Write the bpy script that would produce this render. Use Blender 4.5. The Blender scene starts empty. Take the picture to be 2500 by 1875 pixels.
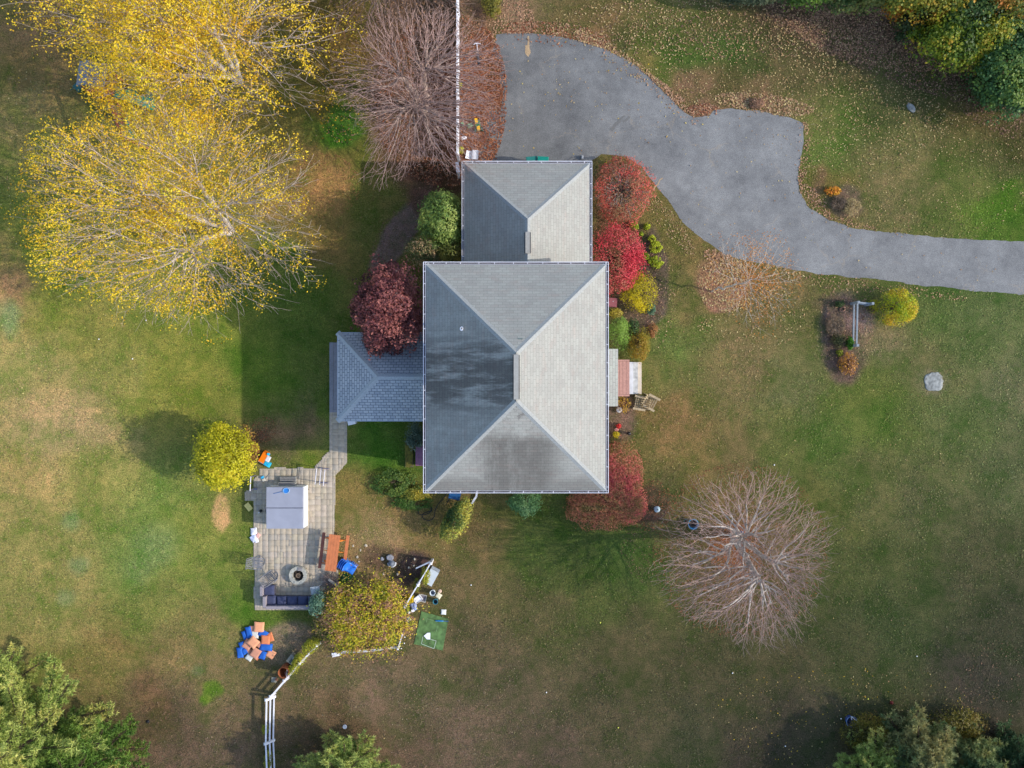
import bpy, math, random
import numpy as np
from mathutils import Vector, Matrix, Euler

# ------------------------------------------------------------------ camera, sky, sun, exposure
SC = bpy.context.scene
COL = SC.collection
H = 45.0                 # flying height of the camera in metres
S = 0.0205               # metres on the ground per photo pixel (photo is 2500 x 1875)
cam_d = bpy.data.cameras.new('camera')
cam_d.sensor_width = 36.0
cam_d.sensor_fit = 'HORIZONTAL'
cam_d.lens = 36.0 * H / (2500 * S)
cam_d.clip_end = 2000
cam = bpy.data.objects.new('camera', cam_d)
cam.location = (0, 0, H)
COL.objects.link(cam)
SC.camera = cam

SUN_EL = math.radians(31.5)
SUN_AZ = math.radians(8.5)          # south of the picture's right-hand direction
world = bpy.data.worlds.new('World')
SC.world = world
world.use_nodes = True
wn = world.node_tree.nodes
bg = wn['Background']
sky = wn.new('ShaderNodeTexSky')
sky.sky_type = 'NISHITA'
sky.sun_disc = False
sky.sun_elevation = SUN_EL
sky.sun_rotation = math.radians(90) + SUN_AZ
world.node_tree.links.new(sky.outputs[0], bg.inputs[0])
bg.inputs[1].default_value = 0.15
sun_d = bpy.data.lights.new('sun', 'SUN')
sun_d.energy = 2.0
sun_d.angle = math.radians(0.55)
sun_d.color = (1.0, 0.925, 0.82)
sun = bpy.data.objects.new('sun', sun_d)
COL.objects.link(sun)
SDIR = Vector((math.cos(SUN_EL) * math.cos(SUN_AZ), -math.cos(SUN_EL) * math.sin(SUN_AZ), math.sin(SUN_EL)))
sun.rotation_euler = SDIR.to_track_quat('Z', 'Y').to_euler()
sun.location = SDIR * 80
SC.view_settings.view_transform = 'Standard'
SC.view_settings.look = 'None'
SC.view_settings.gamma = 1.0
SC.view_settings.exposure = 1.04

rng = np.random.default_rng(7)
R = random.Random(11)
PI = math.pi

# ------------------------------------------------------------------ helpers
def W(px, py, z=0.0):
    f = S * (1 - z / H)
    return ((px - 1250) * f, (937.5 - py) * f, z)

def lin(c):
    c = np.asarray(c, dtype=float) / 255.0
    return np.where(c <= 0.04045, c / 12.92, ((c + 0.055) / 1.055) ** 2.4)

_mats = {}
def nodemat(name):
    m = bpy.data.materials.new(name)
    m.use_nodes = True
    nt = m.node_tree
    return m, nt, nt.nodes['Principled BSDF']

def N(nt, t, **kw):
    n = nt.nodes.new(t)
    for k, v in kw.items():
        setattr(n, k, v)
    return n

def mat(name, rgb, rough=0.7, var=0.12, scale=9.0, metallic=0.0, bump=0.0, spec=0.4):
    """plain material with a little noise in its colour"""
    if name in _mats:
        return _mats[name]
    m, nt, b = nodemat(name)
    L = nt.links
    base = lin(rgb)
    tc = N(nt, 'ShaderNodeTexCoord')
    no = N(nt, 'ShaderNodeTexNoise')
    no.inputs['Scale'].default_value = scale
    no.inputs['Detail'].default_value = 5
    L.new(tc.outputs['Object'], no.inputs['Vector'])
    cr = N(nt, 'ShaderNodeValToRGB')
    cr.color_ramp.elements[0].position = 0.3
    cr.color_ramp.elements[1].position = 0.72
    cr.color_ramp.elements[0].color = (*np.clip(base * (1 - var * 1.6), 0, 1), 1)
    cr.color_ramp.elements[1].color = (*np.clip(base * (1 + var), 0, 1), 1)
    L.new(no.outputs[0], cr.inputs[0])
    L.new(cr.outputs[0], b.inputs['Base Color'])
    b.inputs['Roughness'].default_value = rough
    b.inputs['Metallic'].default_value = metallic
    b.inputs['Specular IOR Level'].default_value = spec
    if bump:
        bp = N(nt, 'ShaderNodeBump')
        bp.inputs['Strength'].default_value = bump
        bp.inputs['Distance'].default_value = 0.02
        L.new(no.outputs[0], bp.inputs['Height'])
        L.new(bp.outputs[0], b.inputs['Normal'])
    _mats[name] = m
    return m

def attr_mat(name, rough=0.8, transl=0.0, noise=0.0, scale=20, spec=0.25):
    """colour comes from the mesh's own 'Col' attribute (leaf by leaf, stone by stone)"""
    m, nt, b = nodemat(name)
    L = nt.links
    a = N(nt, 'ShaderNodeAttribute', attribute_name='Col')
    src = a.outputs['Color']
    if noise:
        tc = N(nt, 'ShaderNodeTexCoord')
        no = N(nt, 'ShaderNodeTexNoise')
        no.inputs['Scale'].default_value = scale
        no.inputs['Detail'].default_value = 6
        L.new(tc.outputs['Object'], no.inputs['Vector'])
        mr = N(nt, 'ShaderNodeMapRange')
        mr.inputs[1].default_value = 0.3; mr.inputs[2].default_value = 0.7
        mr.inputs[3].default_value = 1 - noise; mr.inputs[4].default_value = 1 + noise
        L.new(no.outputs[0], mr.inputs[0])
        vm = N(nt, 'ShaderNodeVectorMath', operation='SCALE')
        L.new(src, vm.inputs[0]); L.new(mr.outputs[0], vm.inputs['Scale'])
        src = vm.outputs[0]
    L.new(src, b.inputs['Base Color'])
    b.inputs['Roughness'].default_value = rough
    b.inputs['Specular IOR Level'].default_value = spec
    if transl:
        out = nt.nodes['Material Output']
        tr = N(nt, 'ShaderNodeBsdfTranslucent')
        L.new(src, tr.inputs[0])
        mx = N(nt, 'ShaderNodeMixShader')
        mx.inputs[0].default_value = transl
        L.new(b.outputs[0], mx.inputs[1]); L.new(tr.outputs[0], mx.inputs[2])
        L.new(mx.outputs[0], out.inputs[0])
    return m

def mesh_np(name, v, f, m, parent=None, col=None, smooth=False, loc=None):
    """one mesh object from numpy arrays; f is (n,3) or (n,4)"""
    v = np.asarray(v, dtype=np.float32); f = np.asarray(f, dtype=np.int32)
    me = bpy.data.meshes.new(name)
    k = f.shape[1]
    me.vertices.add(len(v)); me.vertices.foreach_set('co', v.ravel())
    me.loops.add(f.size); me.loops.foreach_set('vertex_index', f.ravel())
    me.polygons.add(len(f))
    me.polygons.foreach_set('loop_start', np.arange(0, f.size, k, dtype=np.int32))
    me.polygons.foreach_set('loop_total', np.full(len(f), k, dtype=np.int32))
    if smooth:
        me.polygons.foreach_set('use_smooth', np.ones(len(f), dtype=bool))
    me.update(calc_edges=True)
    if col is not None:
        at = me.color_attributes.new('Col', 'FLOAT_COLOR', 'POINT')
        c4 = np.ones((len(v), 4), dtype=np.float32); c4[:, :3] = col
        at.data.foreach_set('color', c4.ravel())
    me.materials.append(m)
    o = bpy.data.objects.new(name, me)
    COL.objects.link(o)
    if parent: o.parent = parent
    if loc is not None: o.location = loc
    return o

class MB:
    """collects shapes; build() links them as ONE mesh object"""
    def __init__(s): s.v = []; s.f = []
    def add(s, vs, fs, M=None):
        b = len(s.v)
        s.v += [tuple(M @ Vector(p)) if M is not None else tuple(p) for p in vs]
        s.f += [tuple(i + b for i in q) for q in fs]
        return s
    def box(s, c, d, rz=0, rx=0, ry=0, taper=1.0):
        x, y, z = d[0] / 2, d[1] / 2, d[2] / 2
        t = taper
        vs = [(-x, -y, -z), (x, -y, -z), (x, y, -z), (-x, y, -z), (-x * t, -y * t, z), (x * t, -y * t, z), (x * t, y * t, z), (-x * t, y * t, z)]
        fs = [(3, 2, 1, 0), (4, 5, 6, 7), (0, 1, 5, 4), (1, 2, 6, 5), (2, 3, 7, 6), (3, 0, 4, 7)]
        return s.add(vs, fs, Matrix.Translation(c) @ Euler((rx, ry, rz)).to_matrix().to_4x4())
    def bar(s, a, b, w, h=None):
        """square bar from a to b"""
        a = Vector(a); b = Vector(b); h = h or w
        d = b - a
        M = Matrix.Translation((a + b) / 2) @ d.to_track_quat('Y', 'Z').to_matrix().to_4x4()
        x, y, z = w / 2, d.length / 2, h / 2
        vs = [(-x, -y, -z), (x, -y, -z), (x, y, -z), (-x, y, -z), (-x, -y, z), (x, -y, z), (x, y, z), (-x, y, z)]
        return s.add(vs, [(3, 2, 1, 0), (4, 5, 6, 7), (0, 1, 5, 4), (1, 2, 6, 5), (2, 3, 7, 6), (3, 0, 4, 7)], M)
    def tube(s, pts, r, n=6, closed=False):
        pts = [Vector(p) for p in pts]
        b = len(s.v); m = len(pts)
        for i, p in enumerate(pts):
            t = (pts[(i + 1) % m] if (i < m - 1 or closed) else p) - (pts[i - 1] if (i > 0 or closed) else p)
            if t.length < 1e-9: t = Vector((0, 0, 1))
            q = t.to_track_quat('Z', 'Y')
            rr = r[i] if isinstance(r, (list, tuple)) else r
            for k in range(n):
                a = 2 * PI * k / n
                s.v.append(tuple(p + q @ Vector((rr * math.cos(a), rr * math.sin(a), 0))))
        for i in range(m if closed else m - 1):
            for k in range(n):
                j = (i + 1) % m
                s.f.append((b + i * n + k, b + i * n + (k + 1) % n, b + j * n + (k + 1) % n, b + j * n + k))
        if not closed:
            s.f.append(tuple(b + k for k in reversed(range(n)))); s.f.append(tuple(b + (m - 1) * n + k for k in range(n)))
        return s
    def lathe(s, prof, n=20, c=(0, 0, 0), jit=0.0):
        b = len(s.v)
        for (r, z) in prof:
            for k in range(n):
                a = 2 * PI * k / n
                q = 1 + (R.uniform(-jit, jit) if jit else 0)
                s.v.append((c[0] + r * q * math.cos(a), c[1] + r * q * math.sin(a), c[2] + z))
        for i in range(len(prof) - 1):
            for k in range(n):
                s.f.append((b + i * n + k, b + i * n + (k + 1) % n, b + (i + 1) * n + (k + 1) % n, b + (i + 1) * n + k))
        return s
    def prism(s, poly, z0, z1, M=None):
        n = len(poly)
        vs = [(p[0], p[1], z0) for p in poly] + [(p[0], p[1], z1) for p in poly]
        fs = [tuple(range(n - 1, -1, -1)), tuple(range(n, 2 * n))] + [(i, (i + 1) % n, n + (i + 1) % n, n + i) for i in range(n)]
        return s.add(vs, fs, M)
    def pillow(s, w, d, h, n=8, M=None, edge=0.35, sag=0.0):
        """soft square cushion lying on z=0"""
        b0 = []
        idx = {}
        fs = []
        for side in (1, 0):
            for i in range(n + 1):
                for j in range(n + 1):
                    u = -1 + 2 * i / n; v = -1 + 2 * j / n
                    prof = (max(0, 1 - abs(u) ** 4) * max(0, 1 - abs(v) ** 4)) ** edge
                    pin = 1 - 0.06 * (u * u) * (1 - v * v) * 0 - 0.05 * (1 - abs(u * v))
                    zz = h / 2 + (h / 2) * prof * (1 if side else -1)
                    if side: zz += sag * math.sin(3 * u + 2 * v)
                    idx[(side, i, j)] = len(b0)
                    b0.append((w / 2 * u * (0.96 + 0.04 * abs(v)), d / 2 * v * (0.96 + 0.04 * abs(u)), zz))
            for i in range(n):
                for j in range(n):
                    q = (idx[(side, i, j)], idx[(side, i + 1, j)], idx[(side, i + 1, j + 1)], idx[(side, i, j + 1)])
                    fs.append(q if side else q[::-1])
        return s.add(b0, fs, M)
    def build(s, name, m, parent=None, smooth=False, label=None, loc=None, rz=None):
        me = bpy.data.meshes.new(name)
        me.from_pydata(s.v, [], s.f); me.update()
        if smooth:
            for p in me.polygons: p.use_smooth = True
        me.materials.append(m)
        o = bpy.data.objects.new(name, me)
        COL.objects.link(o)
        if parent: o.parent = parent
        if loc is not None: o.location = loc
        if rz is not None: o.rotation_euler = (0, 0, rz)
        if label: o['label'] = label
        return o

def tag(o, label, cat, group=None, kind=None):
    o['label'] = label; o['category'] = cat
    if group: o['group'] = group
    if kind: o['kind'] = kind
    return o

def thing(name, label, cat, loc=(0, 0, 0), rz=0.0, group=None):
    o = bpy.data.objects.new(name, None)
    o.empty_display_size = 0.2
    COL.objects.link(o)
    o.location = loc; o.rotation_euler = (0, 0, rz)
    return tag(o, label, cat, group)

def copy_tree(o, parent=None):
    c = o.copy(); COL.objects.link(c)
    if parent: c.parent = parent
    for ch in o.children: copy_tree(ch, c)
    return c

def structure(o):
    o['kind'] = 'structure'
    return o

# value noise
def _h(ix, iy, iz, seed):
    n = (ix * 374761393 + iy * 668265263 + iz * 2147483647 * 3 + seed * 1274126177) & 0xFFFFFFFF
    n = ((n ^ (n >> 13)) * 1274126177) & 0xFFFFFFFF
    n = (n ^ (n >> 16)) & 0xFFFFFF
    return n / float(0xFFFFFF)
def vnoise(p, seed=0):
    p = np.asarray(p, dtype=float)
    i = np.floor(p).astype(np.int64); f = p - i; f = f * f * (3 - 2 * f)
    r = 0
    for dx in (0, 1):
        for dy in (0, 1):
            for dz in (0, 1):
                w = (f[:, 0] if dx else 1 - f[:, 0]) * (f[:, 1] if dy else 1 - f[:, 1]) * (f[:, 2] if dz else 1 - f[:, 2])
                r = r + w * _h(i[:, 0] + dx, i[:, 1] + dy, i[:, 2] + dz, seed)
    return r
def fbm(p, seed=0, o=3):
    p = np.asarray(p, dtype=float); a = 0; s = 0.5; t = 0
    for k in range(o):
        a = a + s * vnoise(p * 2 ** k, seed + k); t += s; s *= 0.5
    return a / t

# ------------------------------------------------------------------ ground (one sheet to the horizon)
# turf colour where the camera saw it, in sRGB: what grows or lies there (green, straw, soil, litter), with dimmer light painted in at the lower right
CP = [(30,60,140,115,82),(60,150,130,110,72),(740,90,112,92,48),(740,200,112,95,48),(748,285,66,120,24),(760,330,105,105,50),(1000,60,118,92,74),(870,120,110,88,72),(850,330,116,88,72),(1040,200,120,84,66),
(1110,30,125,105,80),(1200,60,104,94,58),(1350,90,80,84,46),(1450,130,78,94,40),(1600,150,74,84,42),(1700,60,82,68,52),(1800,150,84,78,50),(1900,250,78,84,46),(2000,200,76,76,44),(2100,250,88,80,46),
(2190,300,88,78,46),(1800,300,98,114,52),(1950,330,114,108,66),(2100,400,104,108,56),(2160,450,84,118,24),(2190,500,90,110,40),(1900,420,118,108,70),(2180,350,98,94,56),(1780,400,114,104,56),(1560,200,92,84,50),
(1400,140,118,108,60),(1300,85,122,96,66),(1500,225,130,100,78),(1650,225,122,98,72),(1750,240,108,106,60),
(30,250,146,130,88),(60,330,140,132,80),(50,430,112,124,56),(80,560,118,130,52),(20,620,152,126,90),(120,650,130,134,62),(200,700,130,130,68),(60,780,154,144,94),(100,900,162,144,104),(150,930,166,146,108),(90,955,164,144,106),
(250,800,140,138,78),(350,800,130,134,62),(420,850,134,134,62),(460,700,120,132,54),(560,800,92,118,40),(650,700,92,112,46),(620,600,98,116,50),(700,500,120,104,62),(700,400,166,132,84),(730,370,168,132,86),(780,430,100,104,50),(820,480,104,106,54),
(60,1000,154,138,88),(200,1050,140,138,78),(350,1100,122,138,72),(450,1130,128,134,66),(100,1200,140,134,82),(300,1200,118,134,72),(400,1200,124,134,66),(500,1250,118,130,62),(150,1300,138,132,82),(300,1330,118,124,66),(450,1350,130,120,78),
(250,1400,124,114,68),(350,1430,130,114,78),(480,1450,124,110,78),(540,1330,96,122,46),(350,1540,92,78,66),(450,1600,110,92,80),(400,1640,98,82,70),(310,1580,96,80,62),(560,1500,114,98,78),(700,1520,114,98,74),(800,1500,120,100,84),(680,1600,92,76,58),
(740,1560,100,82,62),(750,1470,118,104,78),(900,1500,106,94,72),(1000,1600,106,90,74),(900,1640,104,86,70),(1100,1500,96,85,66),(1050,1400,96,86,63),(1150,1300,94,88,58),(1000,1250,112,98,68),(1150,1180,84,100,46),(1250,1250,82,92,46),(1350,1190,74,94,44),
(1050,1150,124,106,70),(850,1100,142,118,76),(800,1150,156,130,94),(780,1050,134,118,68),(820,960,72,112,34),(860,1020,84,110,40),(650,990,112,128,42),(600,940,120,106,80),(680,900,92,116,42),(640,930,116,104,78),
(1450,700,108,112,62),(1500,650,112,102,62),(1500,800,114,108,66),(1450,770,88,114,52),(1420,800,112,106,62),(1600,800,124,108,74),(1700,850,108,108,68),(1450,920,128,104,68),(1480,1000,122,106,64),(1600,1000,110,98,64),(1700,950,98,104,54),
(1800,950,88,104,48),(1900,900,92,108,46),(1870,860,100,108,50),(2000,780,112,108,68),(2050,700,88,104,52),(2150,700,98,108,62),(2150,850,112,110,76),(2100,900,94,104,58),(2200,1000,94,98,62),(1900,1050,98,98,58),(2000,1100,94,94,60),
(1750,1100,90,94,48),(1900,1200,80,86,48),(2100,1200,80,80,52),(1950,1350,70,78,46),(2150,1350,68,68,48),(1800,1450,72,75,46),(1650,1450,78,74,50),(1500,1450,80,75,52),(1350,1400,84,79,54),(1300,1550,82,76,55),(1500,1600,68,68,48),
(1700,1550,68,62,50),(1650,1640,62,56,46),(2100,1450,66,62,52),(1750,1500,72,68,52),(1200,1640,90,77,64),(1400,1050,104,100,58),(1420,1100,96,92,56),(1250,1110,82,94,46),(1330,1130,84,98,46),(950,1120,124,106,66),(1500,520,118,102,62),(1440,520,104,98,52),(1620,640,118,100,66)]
# leaf litter, mulch, bare soil and straw patches, some green and bluish-green tints: x, y, rx, ry, turn, sRGB, strength  (2212-wide picture units)
BL = [(895,200,110,200,0,(112,82,66),.85),(1010,230,75,140,0,(128,78,56),.95),(1040,120,45,60,0,(118,88,66),.8),(900,60,110,60,0,(96,76,62),.8),(950,380,70,30,20,(84,56,48),.9),(880,480,26,88,36,(126,106,106),.95),(920,430,40,40,0,(100,74,66),.9),(838,545,24,60,36,(128,108,104),.95),(960,500,40,90,0,(84,62,56),.8),
 (1420,580,24,90,-8,(108,90,80),.9),(1410,660,24,40,0,(112,94,86),.9),(1370,620,60,110,0,(100,82,72),.9),(1330,520,50,110,0,(112,84,70),.9),(1380,690,34,20,0,(112,92,84),.8),(1335,890,40,66,0,(116,96,84),.95),(1400,1090,44,42,0,(92,72,62),.9),(1590,1200,150,130,20,(112,80,60),.5),(1590,1180,60,60,0,(140,88,52),.6),
 (1565,610,58,62,0,(150,112,88),.9),(1545,645,26,30,0,(146,108,90),.95),(1820,720,52,92,4,(112,94,88),.95),(1862,690,30,36,0,(130,110,104),.9),(1826,765,50,60,0,(104,84,76),.95),(1800,655,60,18,0,(98,82,66),.7),(1900,740,70,50,-20,(134,118,88),.7),(1823,435,42,32,20,(116,96,84),.9),(1770,400,12,60,10,(128,96,74),.7),
 (478,1106,20,40,4,(186,156,112),1.0),(120,925,130,52,0,(164,146,112),.35),(30,620,44,40,0,(160,128,96),.6),(620,1390,60,48,-20,(136,120,104),.85),(810,1165,70,34,0,(160,134,100),.7),(850,1210,80,30,10,(112,88,74),.9),(890,1230,50,30,-40,(82,66,66),.9),(560,940,34,20,-20,(104,78,74),.7),(640,925,70,26,0,(128,106,84),.7),
 (466,1482,20,15,20,(96,124,40),.9),(452,1496,14,18,30,(98,126,40),.8),(440,1508,12,9,0,(98,126,40),.9),(747,280,34,34,0,(70,110,38),.8),(730,300,24,24,0,(70,120,30),.7),(2013,827,34,32,0,(150,128,110),.6),(1110,40,26,50,0,(136,116,92),.9),(1190,85,110,16,6,(140,106,78),.7),(1340,130,80,14,35,(140,104,76),.7),(1450,210,60,14,45,(140,104,78),.7),(1530,240,50,12,0,(146,110,88),.8),(1650,228,90,14,8,(138,106,82),.7),
 (2050,140,170,34,24,(92,72,60),.8),(1900,60,120,30,20,(90,72,58),.8),(1700,40,120,20,0,(88,74,54),.6),(2160,180,60,20,30,(82,66,54),.7),(1460,480,10,70,-38,(122,104,66),.6),(20,690,26,46,-15,(112,150,108),.55),(150,1128,22,24,0,(122,148,108),.5),(170,1225,24,22,0,(122,142,108),.5),(140,1290,24,26,0,(122,142,108),.45),(340,1180,60,50,0,(126,148,104),.4),(430,1450,16,16,0,(112,130,90),.5),
 (300,1230,40,30,0,(126,146,104),.3),(1450,1060,50,60,0,(94,86,60),.5),(1330,1180,120,30,12,(74,96,44),.4),(1130,1110,120,24,0,(76,90,40),.6),(2140,470,50,50,0,(86,112,38),.5),(1640,290,1,1,0,(90,100,60),0),(1250,1190,60,30,10,(78,92,44),.4),(320,1540,60,50,0,(90,74,62),.5),(1560,110,60,40,0,(70,98,40),.6),(1490,130,60,30,0,(72,98,40),.5),
 (330,1500,40,70,-30,(126,96,68),.35),(230,1380,120,16,25,(128,100,72),.3)]
GAIN = 0.80              # photo tone of lit turf -> surface colour
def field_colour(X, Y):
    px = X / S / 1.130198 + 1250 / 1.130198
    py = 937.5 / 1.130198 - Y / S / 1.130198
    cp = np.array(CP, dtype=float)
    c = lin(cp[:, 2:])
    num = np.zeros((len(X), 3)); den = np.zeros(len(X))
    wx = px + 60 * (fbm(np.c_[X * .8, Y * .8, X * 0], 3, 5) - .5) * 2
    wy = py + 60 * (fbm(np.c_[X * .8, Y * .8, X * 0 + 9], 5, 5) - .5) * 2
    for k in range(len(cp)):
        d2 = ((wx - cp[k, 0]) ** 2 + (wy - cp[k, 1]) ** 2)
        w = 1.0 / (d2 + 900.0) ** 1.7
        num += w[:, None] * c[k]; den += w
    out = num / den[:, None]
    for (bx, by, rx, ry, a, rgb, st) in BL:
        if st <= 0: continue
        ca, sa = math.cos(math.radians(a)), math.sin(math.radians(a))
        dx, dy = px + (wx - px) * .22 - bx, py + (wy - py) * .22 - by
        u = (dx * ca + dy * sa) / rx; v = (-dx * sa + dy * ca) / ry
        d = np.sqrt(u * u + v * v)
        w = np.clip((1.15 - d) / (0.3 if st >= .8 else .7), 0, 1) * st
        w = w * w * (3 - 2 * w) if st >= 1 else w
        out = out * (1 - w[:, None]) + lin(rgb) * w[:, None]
    g = GAIN * (1.03 + .30 * np.clip((px - 600) / 900, 0, 1))  # eastward lift in the colour makes up for dimmer shading there
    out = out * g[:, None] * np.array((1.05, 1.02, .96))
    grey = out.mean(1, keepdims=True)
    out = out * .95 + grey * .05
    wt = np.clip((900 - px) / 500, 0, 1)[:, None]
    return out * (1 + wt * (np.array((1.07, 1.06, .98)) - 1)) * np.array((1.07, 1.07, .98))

def build_ground():
    nx, ny = 400, 310
    xs = np.linspace(-30, 30, nx); ys = np.linspace(-23, 23, ny)
    # outer skirt to the horizon
    xs = np.r_[-900, -300, -120, -60, xs, 60, 120, 300, 900]; ys = np.r_[-900, -300, -120, -60, ys, 60, 120, 300, 900]
    X, Y = np.meshgrid(xs, ys)
    v = np.c_[X.ravel(), Y.ravel(), np.zeros(X.size)]
    nX = len(xs); nY = len(ys)
    a = np.arange(nX * nY).reshape(nY, nX)
    f = np.c_[a[:-1, :-1].ravel(), a[:-1, 1:].ravel(), a[1:, 1:].ravel(), a[1:, :-1].ravel()]
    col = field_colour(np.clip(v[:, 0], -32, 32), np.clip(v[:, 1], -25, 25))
    m, nt, b = nodemat('turf')
    L = nt.links
    at = N(nt, 'ShaderNodeAttribute', attribute_name='Col')
    tc = N(nt, 'ShaderNodeTexCoord')
    def noise(sc, det, rough=.6, stretch=None):
        n = N(nt, 'ShaderNodeTexNoise'); n.inputs['Scale'].default_value = sc; n.inputs['Detail'].default_value = det; n.inputs['Roughness'].default_value = rough
        L.new(tc.outputs['Object'], n.inputs['Vector']); return n
    def rng_(n, a0, a1, b0, b1):
        r = N(nt, 'ShaderNodeMapRange'); r.inputs[1].default_value = a0; r.inputs[2].default_value = a1; r.inputs[3].default_value = b0; r.inputs[4].default_value = b1
        L.new(n, r.inputs[0]); return r.outputs[0]
    fine = noise(17, 4, .8)
    mid = noise(1.7, 5, .65)
    big = noise(.5, 4, .6)
    # hue swing: towards straw / towards green at the half-metre scale
    def mixc(fac, c1, c2, mode='MIX'):
        x = N(nt, 'ShaderNodeMix', data_type='RGBA', blend_type=mode)
        if isinstance(fac, float): x.inputs[0].default_value = fac
        else: L.new(fac, x.inputs[0])
        for i, c in ((6, c1), (7, c2)):
            if isinstance(c, tuple): x.inputs[i].default_value = c
            else: L.new(c, x.inputs[i])
        return x.outputs[2]
    c = at.outputs['Color']
    c = mixc(rng_(mid.outputs[0], .50, .68, 0, .6), c, mixc(1.0, c, (1.30, 1.19, 1.2, 1), 'MULTIPLY'))
    c = mixc(rng_(mid.outputs[0], .50, .34, 0, .7), c, mixc(1.0, c, (.62, .86, .56, 1), 'MULTIPLY'))
    big.inputs['Detail'].default_value = 8; big.inputs['Roughness'].default_value = .68
    c = mixc(rng_(big.outputs[0], .50, .58, 0, .9), c, mixc(1.0, c, (1.30, 1.19, 1.26, 1), 'MULTIPLY'))
    c = mixc(rng_(big.outputs[0], .485, .39, 0, .85), c, mixc(1.0, c, (.66, .86, .60, 1), 'MULTIPLY'))
    scab = noise(1.15, 8, .72)
    c = mixc(rng_(scab.outputs[0], .575, .66, 0, .65), c, mixc(1.0, c, (1.5, 1.32, 1.42, 1), 'MULTIPLY'))
    clump = noise(4.2, 5, .7)
    c = mixc(rng_(clump.outputs[0], .52, .36, 0, .6), c, mixc(1.0, c, (.68, .82, .64, 1), 'MULTIPLY'))
    c = mixc(rng_(clump.outputs[0], .53, .68, 0, .5), c, mixc(1.0, c, (1.28, 1.22, 1.2, 1), 'MULTIPLY'))
    g = rng_(fine.outputs[0], .32, .68, .30, 1.70)
    vm = N(nt, 'ShaderNodeVectorMath', operation='SCALE'); L.new(c, vm.inputs[0]); L.new(g, vm.inputs['Scale'])
    # bleached straw flecks
    fl = noise(24, 3, .7)
    c = mixc(rng_(fl.outputs[0], .60, .72, 0, .55), vm.outputs[0], mixc(1.0, vm.outputs[0], (1.75, 1.6, 1.5, 1), 'MULTIPLY'))
    # pale rosettes of dead weeds, each its own spot
    wob = noise(5, 3, .6)
    wv = N(nt, 'ShaderNodeMix', data_type='RGBA', blend_type='LINEAR_LIGHT'); wv.inputs[0].default_value = .12
    L.new(tc.outputs['Object'], wv.inputs[6]); L.new(wob.outputs['Color'], wv.inputs[7])
    vo = N(nt, 'ShaderNodeTexVoronoi'); vo.inputs['Scale'].default_value = 1.25; vo.inputs['Randomness'].default_value = 1.0; L.new(wv.outputs[2], vo.inputs['Vector'])
    sx = N(nt, 'ShaderNodeSeparateColor'); L.new(vo.outputs['Color'], sx.inputs[0])
    on = rng_(sx.outputs[0], .52, .56, 0, 1)
    edge = N(nt, 'ShaderNodeMath', operation='MULTIPLY'); edge.inputs[1].default_value = .16; L.new(sx.outputs[1], edge.inputs[0])
    df = N(nt, 'ShaderNodeMath', operation='SUBTRACT'); L.new(edge.outputs[0], df.inputs[0]); L.new(vo.outputs['Distance'], df.inputs[1])
    sp = N(nt, 'ShaderNodeMath', operation='MULTIPLY'); L.new(rng_(df.outputs[0], -.02, .05, 0, .7), sp.inputs[0]); L.new(on, sp.inputs[1])
    c = mixc(sp.outputs[0], c, mixc(1.0, c, (1.55, 1.45, 1.55, 1), 'MULTIPLY'))
    L.new(c, b.inputs['Base Color'])
    b.inputs['Roughness'].default_value = 0.95
    b.inputs['Specular IOR Level'].default_value = 0.1
    b.inputs['Diffuse Roughness'].default_value = 1.0
    bp = N(nt, 'ShaderNodeBump'); bp.inputs['Strength'].default_value = .8; bp.inputs['Distance'].default_value = .06
    L.new(fine.outputs[0], bp.inputs['Height']); L.new(bp.outputs[0], b.inputs['Normal'])
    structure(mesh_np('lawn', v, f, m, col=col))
build_ground()

def ragged(poly, step=0.25, amp=0.06, seed=1):
    """resample a polygon and roughen its outline"""
    out = []
    n = len(poly)
    for i in range(n):
        a = np.array(poly[i][:2]); b = np.array(poly[(i + 1) % n][:2])
        k = max(1, int(np.linalg.norm(b - a) / step))
        for j in range(k):
            out.append(a + (b - a) * j / k)
    out = np.array(out)
    q = np.c_[out * 1.3, np.zeros(len(out))]
    out = out + np.c_[fbm(q, seed) - .5, fbm(q + 31, seed + 3) - .5] * 2 * amp * 2
    q = np.c_[out * 6.3, np.zeros(len(out))]
    out = out + np.c_[vnoise(q, seed) - .5, vnoise(q + 31, seed + 3) - .5] * amp
    return out

def smooth_poly(p, it=2):
    p = np.array(p, dtype=float)
    for _ in range(it):
        q = np.roll(p, -1, axis=0)
        p = np.stack([p * .75 + q * .25, p * .25 + q * .75], 1).reshape(-1, 2)
    return p

def sheet(name, poly, z, m, seed=1, amp=.06, step=.2):
    o2 = ragged(poly, step, amp, seed)
    from mathutils.geometry import tessellate_polygon
    tri = tessellate_polygon([[Vector((p[0], p[1], 0)) for p in o2]])
    v = np.c_[o2, np.full(len(o2), z)]
    f = np.array(tri)
    # wind upward
    a = v[f[:, 0]]; b_ = v[f[:, 1]]; c = v[f[:, 2]]
    s_ = np.cross(b_ - a, c - a)[:, 2] < 0
    f[s_] = f[s_][:, ::-1]
    return mesh_np(name, v, f, m)

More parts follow.
